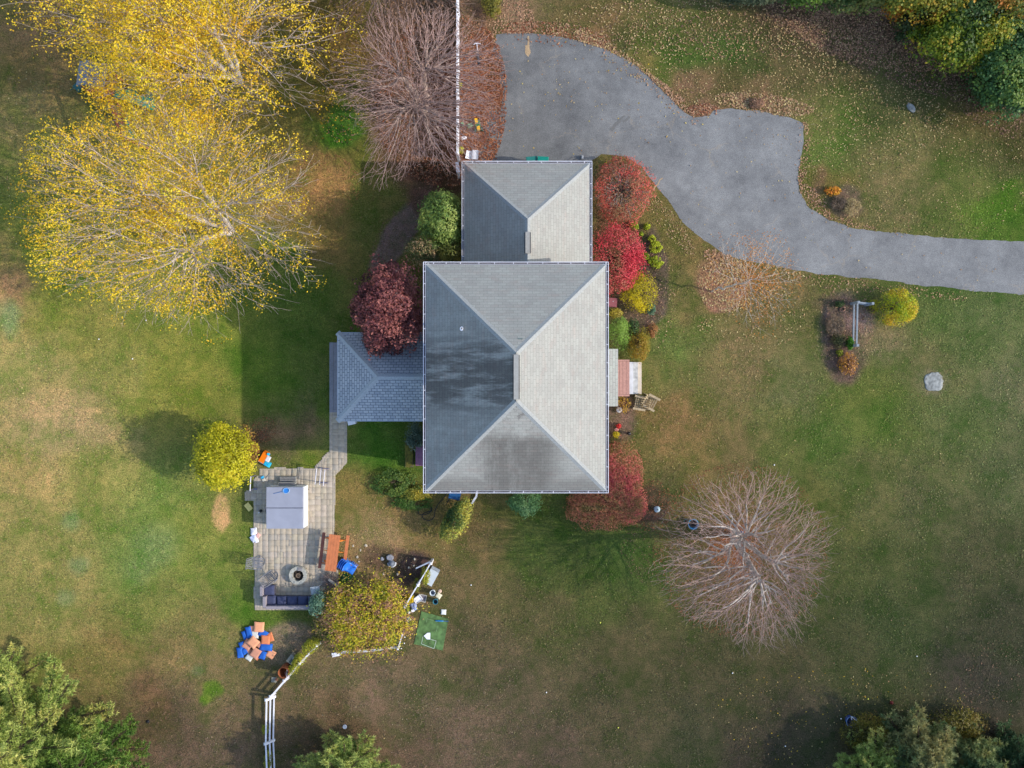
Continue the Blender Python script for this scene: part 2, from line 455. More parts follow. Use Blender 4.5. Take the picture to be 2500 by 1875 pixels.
# ---- driveway
DRV = [(1072,73),(1150,72),(1205,78),(1260,92),(1310,108),(1360,135),(1400,165),(1440,205),(1475,240),(1500,252),(1530,250),(1540,236),(1580,232),(1650,243),(1710,256),(1735,268),(1739,300),(1730,340),(1722,380),(1726,412),(1745,445),(1790,475),(1850,493),(1920,503),(2020,512),(2120,518),(2400,524),
 (2400,652),(2212,638),(2100,627),(2000,618),(1900,605),(1800,595),(1720,585),(1660,572),(1600,560),(1560,548),(1520,520),(1480,485),(1440,430),(1410,395),(1385,360),(1350,338),(1300,333),(1280,345),(1276,385),(1005,385),(1012,352),(1040,318),(1050,270),(1052,236),(1082,240),(1086,200),(1078,165),(1086,130),(1060,126),(1068,95)]
def V2(p): return W(p[0] * 1.130198, p[1] * 1.130198)[:2]
def asphalt_mat():
    m, nt, b = nodemat('asphalt')
    L = nt.links
    tc = N(nt, 'ShaderNodeTexCoord')
    def noise(sc, det, rough=.6):
        n = N(nt, 'ShaderNodeTexNoise'); n.inputs['Scale'].default_value = sc; n.inputs['Detail'].default_value = det; n.inputs['Roughness'].default_value = rough
        L.new(tc.outputs['Object'], n.inputs['Vector']); return n
    n1 = noise(.55, 6, .62); n2 = noise(28, 4, .8); n3 = noise(2.3, 5, .7)
    cr = N(nt, 'ShaderNodeValToRGB')
    e = cr.color_ramp.elements
    e[0].position = .34; e[0].color = (*lin((109, 109, 109)), 1)
    e[1].position = .66; e[1].color = (*lin((144, 144, 142)), 1)
    ad = N(nt, 'ShaderNodeMath', operation='MULTIPLY_ADD'); ad.inputs[1].default_value = .35
    L.new(n3.outputs[0], ad.inputs[0])
    sb = N(nt, 'ShaderNodeMath', operation='MULTIPLY'); sb.inputs[1].default_value = .66
    L.new(n1.outputs[0], sb.inputs[0]); L.new(sb.outputs[0], ad.inputs[2])
    L.new(ad.outputs[0], cr.inputs[0])
    mr = N(nt, 'ShaderNodeMapRange'); mr.inputs[1].default_value = .3; mr.inputs[2].default_value = .7; mr.inputs[3].default_value = .45; mr.inputs[4].default_value = 1.55
    L.new(n2.outputs[0], mr.inputs[0])
    vm = N(nt, 'ShaderNodeVectorMath', operation='SCALE'); L.new(cr.outputs[0], vm.inputs[0]); L.new(mr.outputs[0], vm.inputs['Scale'])
    vm2 = N(nt, 'ShaderNodeVectorMath', operation='SCALE'); L.new(vm.outputs[0], vm2.inputs[0])
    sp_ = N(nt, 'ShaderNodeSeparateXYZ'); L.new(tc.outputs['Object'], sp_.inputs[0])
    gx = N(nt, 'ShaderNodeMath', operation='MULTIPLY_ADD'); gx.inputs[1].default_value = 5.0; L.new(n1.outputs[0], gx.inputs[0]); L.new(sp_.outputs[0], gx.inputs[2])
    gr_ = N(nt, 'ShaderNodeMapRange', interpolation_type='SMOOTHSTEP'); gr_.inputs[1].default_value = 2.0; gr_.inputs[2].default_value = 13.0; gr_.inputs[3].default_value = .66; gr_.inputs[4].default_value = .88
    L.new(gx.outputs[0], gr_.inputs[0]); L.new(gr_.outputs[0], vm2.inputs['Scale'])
    L.new(vm2.outputs[0], b.inputs['Base Color'])
    wv = N(nt, 'ShaderNodeMix', data_type='RGBA', blend_type='LINEAR_LIGHT'); wv.inputs[0].default_value = .35
    L.new(tc.outputs['Object'], wv.inputs[6]); L.new(n3.outputs['Color'], wv.inputs[7])
    vo = N(nt, 'ShaderNodeTexVoronoi', feature='DISTANCE_TO_EDGE'); vo.inputs['Scale'].default_value = .42; L.new(wv.outputs[2], vo.inputs['Vector'])
    c1 = N(nt, 'ShaderNodeMapRange'); c1.inputs[1].default_value = .002; c1.inputs[2].default_value = .012; c1.inputs[3].default_value = 1; c1.inputs[4].default_value = 0; L.new(vo.outputs['Distance'], c1.inputs[0])
    n4 = noise(.35, 3); c2 = N(nt, 'ShaderNodeMapRange'); c2.inputs[1].default_value = .5; c2.inputs[2].default_value = .6; L.new(n4.outputs[0], c2.inputs[0])
    c3 = N(nt, 'ShaderNodeMath', operation='MULTIPLY'); L.new(c1.outputs[0], c3.inputs[0]); L.new(c2.outputs[0], c3.inputs[1])
    c4 = N(nt, 'ShaderNodeMath', operation='MULTIPLY'); c4.inputs[1].default_value = .55; L.new(c3.outputs[0], c4.inputs[0])
    cm = N(nt, 'ShaderNodeMix', data_type='RGBA'); L.new(c4.outputs[0], cm.inputs[0]); L.new(vm2.outputs[0], cm.inputs[6]); cm.inputs[7].default_value = (.30, .25, .19, 1)
    L.new(cm.outputs[2], b.inputs['Base Color'])
    b.inputs['Roughness'].default_value = .9
    b.inputs['Specular IOR Level'].default_value = .2
    bp = N(nt, 'ShaderNodeBump'); bp.inputs['Strength'].default_value = .4; bp.inputs['Distance'].default_value = .01
    L.new(n2.outputs[0], bp.inputs['Height']); L.new(bp.outputs[0], b.inputs['Normal'])
    return m
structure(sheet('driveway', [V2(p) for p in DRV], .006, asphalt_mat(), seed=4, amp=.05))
grit = mat('crack grit', (176, 150, 116), .95, .3, 30)
for pts, w in (([(1410,410),(1414,403),(1421,397),(1424,389),(1430,384)], .028), ([(1141,76),(1143,86),(1142,96)], .05)):
    P = [np.array(V2(p)) for p in pts]
    d = [P[min(i + 1, len(P) - 1)] - P[max(i - 1, 0)] for i in range(len(P))]
    left, right = [], []
    for p, q in zip(P, d):
        q = q / np.linalg.norm(q); n = np.array((-q[1], q[0]))
        left.append(p + n * w * R.uniform(.6, 1.2)); right.append(p - n * w * R.uniform(.6, 1.2))
    structure(sheet('driveway_crack', left + right[::-1], .011, grit, seed=9, amp=.05, step=.07))
structure(sheet('sand_patch', [V2(p) for p in [(1136,95),(1146,95),(1148,112),(1142,120),(1136,112)]], .011, grit, seed=3, amp=.05, step=.07))
oil = mat('tyre mark', (106, 105, 102), .8, .1, 20)
for q in ([(1313,280),(1330,262),(1344,246),(1348,249),(1338,264),(1320,282)], [(1340,262),(1356,251),(1360,255),(1344,266)]):
    structure(sheet('driveway_stain', [V2(p) for p in q], .010, oil, seed=5, amp=.07, step=.08))

# ---- patio of square pavers, walkway to the deck
PAT = [(634,1143),(769,1143),(772,1135),(806,1098),(806,1005),(846,1005),(846,1130),(818,1161),(816,1305),(824,1400),(826,1488),(622,1488),(620,1223),(598,1223),(598,1200),(620,1195),(620,1168),(634,1160)]
def inside(x, y, poly):
    c = False; n = len(poly); j = n - 1
    for i in range(n):
        if (poly[i][1] > y) != (poly[j][1] > y) and x < (poly[j][0] - poly[i][0]) * (y - poly[i][1]) / (poly[j][1] - poly[i][1]) + poly[i][0]: c = not c
        j = i
    return c
def build_patio():
    poly = [W(*p)[:2] for p in PAT]
    structure(sheet('paver_bed', poly, .004, mat('joint sand', (156, 149, 132), .95, .2, 20), seed=2, amp=.02))
    g = .292
    x0 = min(p[0] for p in poly); y1 = max(p[1] for p in poly); x1 = max(p[0] for p in poly); y0 = min(p[1] for p in poly)
    vs, fs, cs = [], [], []
    def paver(xa, xb, ya, yb, cut=False):
        cs_ = [inside(x_, y_, poly) for x_ in (xa + .02, xb - .02) for y_ in (ya + .02, yb - .02)]
        if not any(cs_): return
        if not all(cs_):
            if xb - xa < .09 or yb - ya < .09:
                if not inside((xa + xb) / 2, (ya + yb) / 2, poly): return
            else:
                xm, ym = (xa + xb) / 2, (ya + yb) / 2
                for (p_, q_) in ((xa, xm), (xm, xb)):
                    for (r_, s_) in ((ya, ym), (ym, yb)): paver(p_, q_, r_, s_, True)
                return
        j = 0.0 if cut else .0035
        z = .028 + R.uniform(-.003, .004)
        c = lin(R.choice([(186,176,160),(188,178,166),(182,174,160),(190,180,164),(186,178,160),(178,172,162)])) * R.uniform(.94, 1.06)
        b = len(vs); e = .002
        xa += j; xb -= j; ya += j; yb -= j
        vs.extend([(xa,ya,.0),(xb,ya,.0),(xb,yb,.0),(xa,yb,.0),(xa,ya,z-e),(xb,ya,z-e),(xb,yb,z-e),(xa,yb,z-e),(xa+e,ya+e,z),(xb-e,ya+e,z),(xb-e,yb-e,z),(xa+e,yb-e,z)])
        for k in range(4):
            l = (k + 1) % 4
            fs.append((b+k, b+l, b+4+l, b+4+k)); fs.append((b+4+k, b+4+l, b+8+l, b+8+k))
        fs.append((b+8, b+9, b+10, b+11)); cs.extend([c] * 12)
    nx = int((x1 - x0) / g) + 1; ny = int((y1 - y0) / g) + 1
    for i in range(nx):
        for j in range(ny):
            xa = x0 + i * g; yb = y1 - j * g
            q = R.random()
            if q < .16:
                paver(xa, xa + g / 2, yb - g, yb); paver(xa + g / 2, xa + g, yb - g, yb)
            elif q < .24:
                paver(xa, xa + g, yb - g, yb - g / 2); paver(xa, xa + g, yb - g / 2, yb)
            else: paver(xa, xa + g, yb - g, yb)
    structure(mesh_np('patio', vs, fs, attr_mat('pavers', .85, noise=.12, scale=5), col=np.array(cs) * .82 * np.array((1.05, 1.0, .93))))
build_patio()

# ------------------------------------------------------------------ foliage tools
LEAF = attr_mat('leaf', .55, .28, spec=.35)
NEEDLE = attr_mat('needle', .6, .2, spec=.3)
DEAD = attr_mat('fallen leaf', .8, .05, spec=.2)
LGAIN = .92
def palette(cols, t):
    c = lin(np.array(cols, dtype=float)) * LGAIN
    t = np.clip(t, 0, .9999) * (len(cols) - 1)
    i = t.astype(int); f = (t - i)[:, None]
    return c[i] * (1 - f) + c[np.minimum(i + 1, len(cols) - 1)] * f

def unit(v): return v / np.maximum(np.linalg.norm(v, axis=1, keepdims=True), 1e-9)

def leaf_mesh(P, nrm, size, wid=.55, jitter=.4):
    """rhombic leaves: P centres, nrm facing directions, size array of lengths"""
    n = len(P)
    nrm = unit(nrm + rng.normal(0, jitter, (n, 3)))
    t = rng.normal(0, 1, (n, 3)); t = unit(t - nrm * np.sum(t * nrm, 1, keepdims=True))
    b = np.cross(nrm, t)
    sz = np.asarray(size)[:, None] if np.ndim(size) else np.full((n, 1), size)
    v = np.empty((n, 4, 3))
    v[:, 0] = P - t * sz * .5
    v[:, 1] = P + b * sz * wid * .5 + nrm * sz * .06
    v[:, 2] = P + t * sz * .5
    v[:, 3] = P - b * sz * wid * .5 + nrm * sz * .06
    f = np.arange(n * 4).reshape(n, 4)
    return v.reshape(-1, 3), f

def grow(pts, trunk, bf=.5):
    """join scattered crown points to the trunk the way limbs divide: short links, short ways to the root"""
    nt_ = len(trunk)
    P = np.vstack([trunk, pts]); n = len(P)
    par = np.full(n, -1); path = np.zeros(n)
    for i in range(1, nt_):
        par[i] = i - 1; path[i] = path[i - 1] + np.linalg.norm(P[i] - P[i - 1]) * .35
    best = np.full(n, np.inf); bp_ = np.zeros(n, dtype=int)
    done = np.zeros(n, dtype=bool); done[:nt_] = True
    lo = max(1, int(nt_ * .35))
    for j in range(lo, nt_):
        d = np.linalg.norm(P - P[j], axis=1) + bf * path[j]
        u = d < best; best[u] = d[u]; bp_[u] = j
    best[:nt_] = np.inf
    order = list(range(nt_))
    for _ in range(n - nt_):
        i = int(np.argmin(best)); j = bp_[i]
        par[i] = j; path[i] = path[j] + np.linalg.norm(P[i] - P[j]); done[i] = True; best[i] = np.inf
        order.append(i)
        d = np.linalg.norm(P - P[i], axis=1) + bf * path[i]
        u = (d < best) & ~done
        best[u] = d[u]; bp_[u] = i
    return P, par, order

def limb_radius(P, par, order, r0=.006, p=2.3):
    n = len(P); acc = np.zeros(n); rad = np.zeros(n)
    kids = np.zeros(n, dtype=int)
    for i in reversed(order):
        rad[i] = max(r0, acc[i] ** (1 / p)) if acc[i] > 0 else r0
        if par[i] >= 0:
            acc[par[i]] += rad[i] ** p; kids[par[i]] += 1
    return rad, kids

def tubes(A, B, ra, rb, n=4):
    d = unit(B - A)
    ref = np.where(np.abs(d[:, 2:3]) > .9, np.array([[1., 0, 0]]), np.array([[0, 0, 1.]]))
    u = unit(np.cross(d, ref)); w = np.cross(d, u)
    m = len(A)
    v = np.empty((m, 2 * n, 3))
    for k in range(n):
        a = 2 * PI * k / n
        o = u * math.cos(a) + w * math.sin(a)
        v[:, k] = A + o * ra[:, None]; v[:, n + k] = B + o * rb[:, None]
    base = (np.arange(m) * 2 * n)[:, None]
    f = []
    for k in range(n):
        l = (k + 1) % n
        f.append(np.c_[base + k, base + l, base + n + l, base + n + k])
    return v.reshape(-1, 3), np.stack(f, 1).reshape(-1, 4)

def crown_points(c, rad, n, seed, lo=-.35, shell=.5, gap=.0, gs=.5):
    out = []
    tot = 0
    while tot < n:
        q = rng.normal(0, 1, (n * 2, 3)); q = unit(q)
        r = rng.random(n * 2) ** shell
        lump = .42 + 1.05 * fbm(q * 2.3 + 10, seed)
        p = q * (r * lump)[:, None]
        k = p[:, 2] > lo
        if gap: k &= fbm(p * np.array(rad) * gs + 40, seed + 9) > gap
        p = p[k]
        out.append(p); tot += len(p)
    p = np.vstack(out)[:n]
    return p * np.array(rad) + np.array(c)

def bark_mat(name, rgb):
    return mat(name, rgb, .85, .25, 4)

def tree(name, label, cat, base, crown, rad, n, seed, bark, fork=.35, trunks=None, r0=.007, p=2.35, bf=.45, leaf=None, group=None, shell=.45, lo=-.3, gap=0.0, tb=None, twig=None):
    """base (x,y), crown centre (x,y,z) and radii; leaf: dict(per, size, spread, cols, keep(P)->prob)"""
    t = thing(name, label, cat, (base[0], base[1], 0), 0, group)
    O = np.array((base[0], base[1], 0.0))
    c = np.array(crown, dtype=float) - O
    tops = trunks or [(c[0] * .8, c[1] * .8, c[2])]
    pts = crown_points(c, rad, n, seed, lo, shell, gap)
    allA, allB, ra_, rb_ = [], [], [], []
    tips = []
    d = np.stack([np.linalg.norm(pts[:, :2] - np.array(tp)[:2], axis=1) for tp in tops], 1)
    own = np.argmin(d, 1)
    for k, tp in enumerate(tops):
        tp = np.array(tp, dtype=float)
        m_ = 9
        s_ = np.linspace(0, 1, m_)[:, None]
        tr = tp * s_
        tr[:, :2] = tp[:2] * (s_ ** 1.3)
        tr[1:-1, :2] += rng.normal(0, .05, (m_ - 2, 2))
        P, par, order = grow(pts[own == k], tr, bf)
        rd, kids = limb_radius(P, par, order, r0, p)
        main = np.full(len(P), -1); bestr = np.zeros(len(P))
        for q_ in range(1, len(P)):
            if rd[q_] > bestr[par[q_]]: bestr[par[q_]] = rd[q_]; main[par[q_]] = q_
        mv = np.where((np.arange(len(P)) >= m_) & (main >= 0))[0]
        for _ in range(5):
            P[mv] = P[mv] * .4 + .3 * (P[par[mv]] + P[main[mv]])
        if tb: rd[:m_] = np.maximum(rd[:m_], np.linspace(tb, tb * .5, m_))
        i = np.arange(1, len(P)); j = par[1:]
        A, B = P[j], P[i]
        # a slight sag / bend: split each link in two
        mid = (A + B) / 2 + rng.normal(0, .03, A.shape) * np.linalg.norm(B - A, axis=1, keepdims=True)
        r1 = np.minimum(rd[j], rd[i] * 1.35); r2 = rd[i]
        allA += [A, mid]; allB += [mid, B]; ra_ += [r1, (r1 + r2) / 2]; rb_ += [(r1 + r2) / 2, r2]
        tips.append(P[kids == 0])
    A = np.vstack(allA); B = np.vstack(allB); ra_ = np.hstack(ra_); rb_ = np.hstack(rb_)
    k = ra_ > .022
    v, f = tubes(A[k], B[k], ra_[k], rb_[k], 6)
    mesh_np('trunk', v, f, bark, t, smooth=True)
    v, f = tubes(A[~k], B[~k], ra_[~k], rb_[~k], 3)
    mesh_np('twigs', v, f, twig or bark, t)
    tips = np.vstack(tips)
    if leaf:
        pr = leaf['keep'](tips + O) if 'keep' in leaf else np.full(len(tips), 1.0)
        tp = tips[rng.random(len(tips)) < pr]
        m_ = leaf['per']
        C = np.repeat(tp, m_, 0) + rng.normal(0, leaf['spread'], (len(tp) * m_, 3))
        sz = leaf['size'] * rng.uniform(.6, 1.25, len(C))
        v, f = leaf_mesh(C, np.tile((0, 0, 1.0), (len(C), 1)), sz, .6, .8)
        tt = fbm((C + O) * .8, seed + 50) * 1.3 - .25 + rng.normal(0, .16, len(C))
        if 'bias' in leaf: tt = tt + leaf['bias'](C + O)
        mesh_np('crown', v, f, LEAF, t, col=np.repeat(palette(leaf['cols'], tt), 4, 0))
    return t

def shrub(name, label, cat, px, py, rx, ry, h, n, size, cols, seed, rz=0, group=None, lump=.5, z0=.0, cz=.42, wid=.55, ls=1.6, patch=1.2, stems=40, bias=None, up=.6, stemcol=(110, 92, 76), thin=None, lobes=.66):
    """a leafy bush: rx, ry in photo pixels, h in metres; leaf by leaf through its outer volume"""
    zc = h * cz
    x, y, _ = W(px, py, zc + z0)
    t = thing(name, label, cat, (x, y, 0), rz, group)
    f_ = S * (1 - zc / H)
    rad = np.array((rx * f_ * 1.1, ry * f_ * 1.1, h * (1 - cz)))
    q = unit(rng.normal(0, 1, (n, 3)))
    q[:, 2] = np.where(q[:, 2] < -.45, -q[:, 2], q[:, 2])
    lum = 1 - lump * .55 + lump * fbm(q * ls * 1.6 + 20, seed, 3)
    r = (1 - .5 * rng.random(n) ** 1.8) * np.where(rng.random(n) < .05, rng.uniform(1, 1.18, n), 1)
    P = q * (r * lum)[:, None] * rad
    # two thirds of the leaves gather on separate lobes, so light and shade break up
    nl = int(8 + min(rx * ry / 260.0, 26))
    ld = unit(np.random.default_rng(seed).normal(0, 1, (nl, 3))); ld[:, 2] = np.abs(ld[:, 2]) * .9 - .15
    lr = np.random.default_rng(seed + 1).uniform(.2, .42, nl)
    who = rng.integers(0, nl, n)
    lobe = rng.random(n) < lobes
    PL = (ld[who] * (1 - lr[who])[:, None] * np.random.default_rng(seed + 2).uniform(.85, 1.12, nl)[who][:, None] + q * (lr[who] * (1 - .35 * rng.random(n) ** 2))[:, None]) * rad
    P = np.where(lobe[:, None], PL, P)
    P[:, 2] = np.maximum(P[:, 2] + zc + z0, .04)
    if thin is not None:
        k = rng.random(n) < thin(P, seed)
        P = P[k]; q = q[k]
    n = len(P)
    sz = size * rng.uniform(.6, 1.3, n)
    v, f = leaf_mesh(P, unit(q / rad) * .9 + np.array((0, 0, up)), sz, wid, .55)
    tt = .5 + (fbm(P * patch + 7, seed + 3) - .5) * 1.9 + rng.normal(0, .17, n)
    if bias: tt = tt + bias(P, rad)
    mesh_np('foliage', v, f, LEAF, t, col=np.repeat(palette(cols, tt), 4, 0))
    if stems:
        sp = unit(rng.normal(0, 1, (stems, 3))); sp[:, 2] = np.abs(sp[:, 2])
        B = sp * rad * .9 + np.array((0, 0, zc * .8 + z0)); A = np.c_[rng.normal(0, .08, (stems, 2)), np.full(stems, 0.0)]
        M_ = (A + B) / 2 + np.c_[np.zeros((stems, 2)), np.full(stems, h * .1)] - B * np.array((.12, .12, 0))
        v, f = tubes(np.vstack([A, M_]), np.vstack([M_, B]), np.full(stems * 2, .014), np.r_[np.full(stems, .011), np.full(stems, .005)], 4)
        mesh_np('stems', v, f, bark_mat('shrub bark %d %d %d' % stemcol, stemcol), t)
    return t

def pine(label, base, h, r, seed, cols, group=None, whorls=13, zlo=.12, name='pine_tree', tilt=(0, 0)):
    t = thing(name, label, 'pine tree', (base[0], base[1], 0), 0, group)
    rs = np.random.default_rng(seed)
    A, B, ra_, rb_ = [], [], [], []
    tuft_p, tuft_d, tuft_w = [], [], []
    def seg(a, b, r1, r2): A.append(a); B.append(b); ra_.append(r1); rb_.append(r2)
    zs = np.linspace(0, h, 10)
    for i in range(9): seg(np.array((0, 0, zs[i])), np.array((0, 0, zs[i + 1])), .18 * (1 - zs[i] / h) + .015, .18 * (1 - zs[i + 1] / h) + .015)
    for wv in range(whorls):
        u = zlo + (1 - zlo) * (wv / (whorls - .3)) ** .9
        z = u * h
        nb = rs.integers(6, 9)
        a0 = rs.random() * 6.28
        bl = r * (1.02 - u) ** .72 * 1.05
        for k in range(nb):
            a = a0 + k * 2 * PI / nb + rs.normal(0, .15)
            L_ = max(.35, bl * rs.uniform(.72, 1.12))
            d = np.array((math.cos(a), math.sin(a), 0)); side = np.array((-d[1], d[0], 0))
            rise = .10 + .55 * u
            pts = [np.array((0, 0, z)) + d * L_ * s + np.array((0, 0, L_ * (rise * s - .12 * s * s + .16 * s ** 3))) for s in np.linspace(0, 1, 7)]
            for q in range(6): seg(pts[q], pts[q + 1], .045 * (1 - q / 7) * (1.1 - u) + .008, .045 * (1 - (q + 1) / 7) * (1.1 - u) + .008)
            nsub = int(6 + L_ * 7)
            for q in range(nsub):
                s = .28 + .72 * (q + rs.random()) / nsub
                i = min(5, int(s * 6)); fr = s * 6 - i
                o = pts[i] * (1 - fr) + pts[i + 1] * fr
                sl = (.16 + .42 * (1 - s) + .10) * min(1.3, L_) * rs.uniform(.6, 1.1)
                sg = 1 if q % 2 else -1
                dd = unit((d * rs.uniform(.6, 1.0) + side * sg * rs.uniform(.5, 1.0) + np.array((0, 0, rs.uniform(.05, .4))))[None])[0]
                e = o + dd * sl
                seg(o, e, .009, .005)
                for w_ in np.linspace(.35, 1, max(2, int(sl / .13))):
                    tuft_p.append(o + dd * sl * w_); tuft_d.append(dd); tuft_w.append(s)
            tuft_p.append(pts[-1]); tuft_d.append(unit((pts[-1] - pts[-2])[None])[0]); tuft_w.append(1.0)
    v, f = tubes(np.array(A), np.array(B), np.array(ra_), np.array(rb_), 5)
    mesh_np('trunk', v, f, bark_mat('pine bark', (92, 76, 62)), t)
    TP = np.array(tuft_p); TD = np.array(tuft_d); n = len(TP); m_ = 15
    P = np.repeat(TP, m_, 0); D = np.repeat(TD, m_, 0)
    nd = unit(D * .75 + rng.normal(0, .62, P.shape) + np.array((0, 0, .35)))
    ln = rng.uniform(.14, .25, len(P))[:, None]
    sd = unit(np.cross(nd, rng.normal(0, 1, P.shape)))
    v = np.empty((len(P), 3, 3))
    v[:, 0] = P - sd * .021; v[:, 1] = P + sd * .021; v[:, 2] = P + nd * ln
    f = np.arange(len(P) * 3).reshape(-1, 3)
    tt = np.repeat(fbm(TP * .75 + 5, seed + 2) * 1.5 - .25 + .25 * (np.array(tuft_w) - .5) + rs.normal(0, .1, n), m_)
    mesh_np('crown', v.reshape(-1, 3), f, NEEDLE, t, col=np.repeat(palette(cols, tt), 3, 0))
    return t

# ------------------------------------------------------------------ house
def shingle_mat(name, c1, c2, mortar, row, wid, bump=.4, mort=.008, blotch=.5, pink=None, stain=False):
    m, nt, b = nodemat(name)
    L = nt.links
    uv = N(nt, 'ShaderNodeUVMap'); uv.uv_map = 'UVMap'
    tc = N(nt, 'ShaderNodeTexCoord')
    br = N(nt, 'ShaderNodeTexBrick')
    br.offset = .5
    br.inputs['Scale'].default_value = 1
    br.inputs['Brick Width'].default_value = wid; br.inputs['Row Height'].default_value = row
    br.inputs['Mortar Size'].default_value = mort; br.inputs['Mortar Smooth'].default_value = .4
    br.inputs['Bias'].default_value = -.1
    br.inputs['Color1'].default_value = (*lin(c1), 1); br.inputs['Color2'].default_value = (*lin(c2), 1); br.inputs['Mortar'].default_value = (*lin(mortar), 1)
    L.new(uv.outputs[0], br.inputs['Vector'])
    c = br.outputs['Color']
    def mixc(fac, a, bb, mode='MIX'):
        x = N(nt, 'ShaderNodeMix', data_type='RGBA', blend_type=mode)
        L.new(fac, x.inputs[0]) if not isinstance(fac, float) else setattr(x.inputs[0], 'default_value', fac)
        for i, q in ((6, a), (7, bb)):
            if isinstance(q, tuple): x.inputs[i].default_value = q
            else: L.new(q, x.inputs[i])
        return x.outputs[2]
    def noise(vec, sc, det=4, rough=.6):
        n = N(nt, 'ShaderNodeTexNoise'); n.inputs['Scale'].default_value = sc; n.inputs['Detail'].default_value = det; n.inputs['Roughness'].default_value = rough
        L.new(vec, n.inputs['Vector']); return n.outputs[0]
    def mr(n, a0, a1, b0, b1):
        r = N(nt, 'ShaderNodeMapRange', interpolation_type='SMOOTHSTEP'); r.inputs[1].default_value = a0; r.inputs[2].default_value = a1; r.inputs[3].default_value = b0; r.inputs[4].default_value = b1
        L.new(n, r.inputs[0]); return r.outputs[0]
    def math_(op, a, bb):
        x = N(nt, 'ShaderNodeMath', operation=op)
        for i, q in ((0, a), (1, bb)):
            if isinstance(q, float): x.inputs[i].default_value = q
            else: L.new(q, x.inputs[i])
        return x.outputs[0]
    if pink:
        mp = N(nt, 'ShaderNodeMapping'); mp.inputs['Scale'].default_value = (1.2, 3.2, 1); L.new(uv.outputs[0], mp.inputs[0])
        n = noise(mp.outputs[0], 1.0, 5, .7)
        c = mixc(mr(n, .5, .68, 0, .55), c, mixc(1.0, c, pink, 'MULTIPLY'))
    n = noise(uv.outputs[0], 1.1, 4)
    c = mixc(mr(n, .3, .7, 0, blotch), c, mixc(1.0, c, (.80, .81, .82, 1), 'MULTIPLY'))
    gr = noise(uv.outputs[0], 34, 3, .8)
    vm = N(nt, 'ShaderNodeVectorMath', operation='SCALE'); L.new(c, vm.inputs[0]); L.new(mr(gr, .3, .7, .82, 1.18), vm.inputs['Scale'])
    c = vm.outputs[0]
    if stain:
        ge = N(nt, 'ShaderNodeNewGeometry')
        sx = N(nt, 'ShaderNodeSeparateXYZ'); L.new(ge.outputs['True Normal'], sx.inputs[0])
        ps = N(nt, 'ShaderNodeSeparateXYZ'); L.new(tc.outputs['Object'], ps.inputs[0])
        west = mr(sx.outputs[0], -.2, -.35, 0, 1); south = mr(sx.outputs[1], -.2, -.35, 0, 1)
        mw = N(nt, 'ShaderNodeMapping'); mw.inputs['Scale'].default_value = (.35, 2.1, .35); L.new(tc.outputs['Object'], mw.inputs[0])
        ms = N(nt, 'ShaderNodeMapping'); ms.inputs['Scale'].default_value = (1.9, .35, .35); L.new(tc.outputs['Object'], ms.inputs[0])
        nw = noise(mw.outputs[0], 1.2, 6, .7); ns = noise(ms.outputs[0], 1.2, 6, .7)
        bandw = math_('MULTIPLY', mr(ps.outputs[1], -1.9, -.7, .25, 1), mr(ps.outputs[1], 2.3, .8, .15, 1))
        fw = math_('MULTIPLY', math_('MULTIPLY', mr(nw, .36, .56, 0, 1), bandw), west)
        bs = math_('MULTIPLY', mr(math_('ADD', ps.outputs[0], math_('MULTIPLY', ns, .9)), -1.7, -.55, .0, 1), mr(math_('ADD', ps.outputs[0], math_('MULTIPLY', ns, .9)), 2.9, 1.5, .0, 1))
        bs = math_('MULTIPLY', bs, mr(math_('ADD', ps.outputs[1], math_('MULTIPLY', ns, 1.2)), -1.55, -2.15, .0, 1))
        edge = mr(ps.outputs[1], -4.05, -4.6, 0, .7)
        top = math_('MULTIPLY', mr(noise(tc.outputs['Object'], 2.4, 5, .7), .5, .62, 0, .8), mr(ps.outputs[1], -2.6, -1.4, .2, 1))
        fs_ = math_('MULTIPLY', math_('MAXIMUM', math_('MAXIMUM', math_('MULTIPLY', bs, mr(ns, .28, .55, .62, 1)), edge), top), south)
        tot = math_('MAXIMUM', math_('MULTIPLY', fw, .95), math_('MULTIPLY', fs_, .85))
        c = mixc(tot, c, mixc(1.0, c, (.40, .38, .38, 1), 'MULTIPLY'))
    L.new(c, b.inputs['Base Color'])
    b.inputs['Roughness'].default_value = .92; b.inputs['Specular IOR Level'].default_value = .15
    bp = N(nt, 'ShaderNodeBump'); bp.inputs['Strength'].default_value = bump; bp.inputs['Distance'].default_value = .015
    iv = N(nt, 'ShaderNodeMath', operation='SUBTRACT'); iv.inputs[0].default_value = 1.0; L.new(br.outputs['Fac'], iv.inputs[1])
    L.new(iv.outputs[0], bp.inputs['Height']); L.new(bp.outputs[0], b.inputs['Normal'])
    return m

def uv_planes(name, planes, m, parent, thick=.0, loc=None):
    """planes: lists of 3D corners, first edge along the eave; UVs in metres (u along eave, v up the slope)"""
    me = bpy.data.meshes.new(name)
    vs, fs, uvs = [], [], []
    for pl in planes:
        b = len(vs); P = [Vector(p) for p in pl]
        u = (P[1] - P[0]).normalized(); nn = (P[1] - P[0]).cross(P[2] - P[0]).normalized(); w = nn.cross(u)
        vs += [tuple(p) for p in P]; fs.append(tuple(range(b, b + len(P))))
        uvs += [((p - P[0]).dot(u) + 100 * len(fs), (p - P[0]).dot(w)) for p in P]
    me.from_pydata(vs, [], fs)
    ul = me.uv_layers.new(name='UVMap')
    for p in me.polygons:
        for li in p.loop_indices: ul.data[li].uv = uvs[me.loops[li].vertex_index]
    me.materials.append(m)
    o = bpy.data.objects.new(name, me); COL.objects.link(o)
    if parent: o.parent = parent
    return o

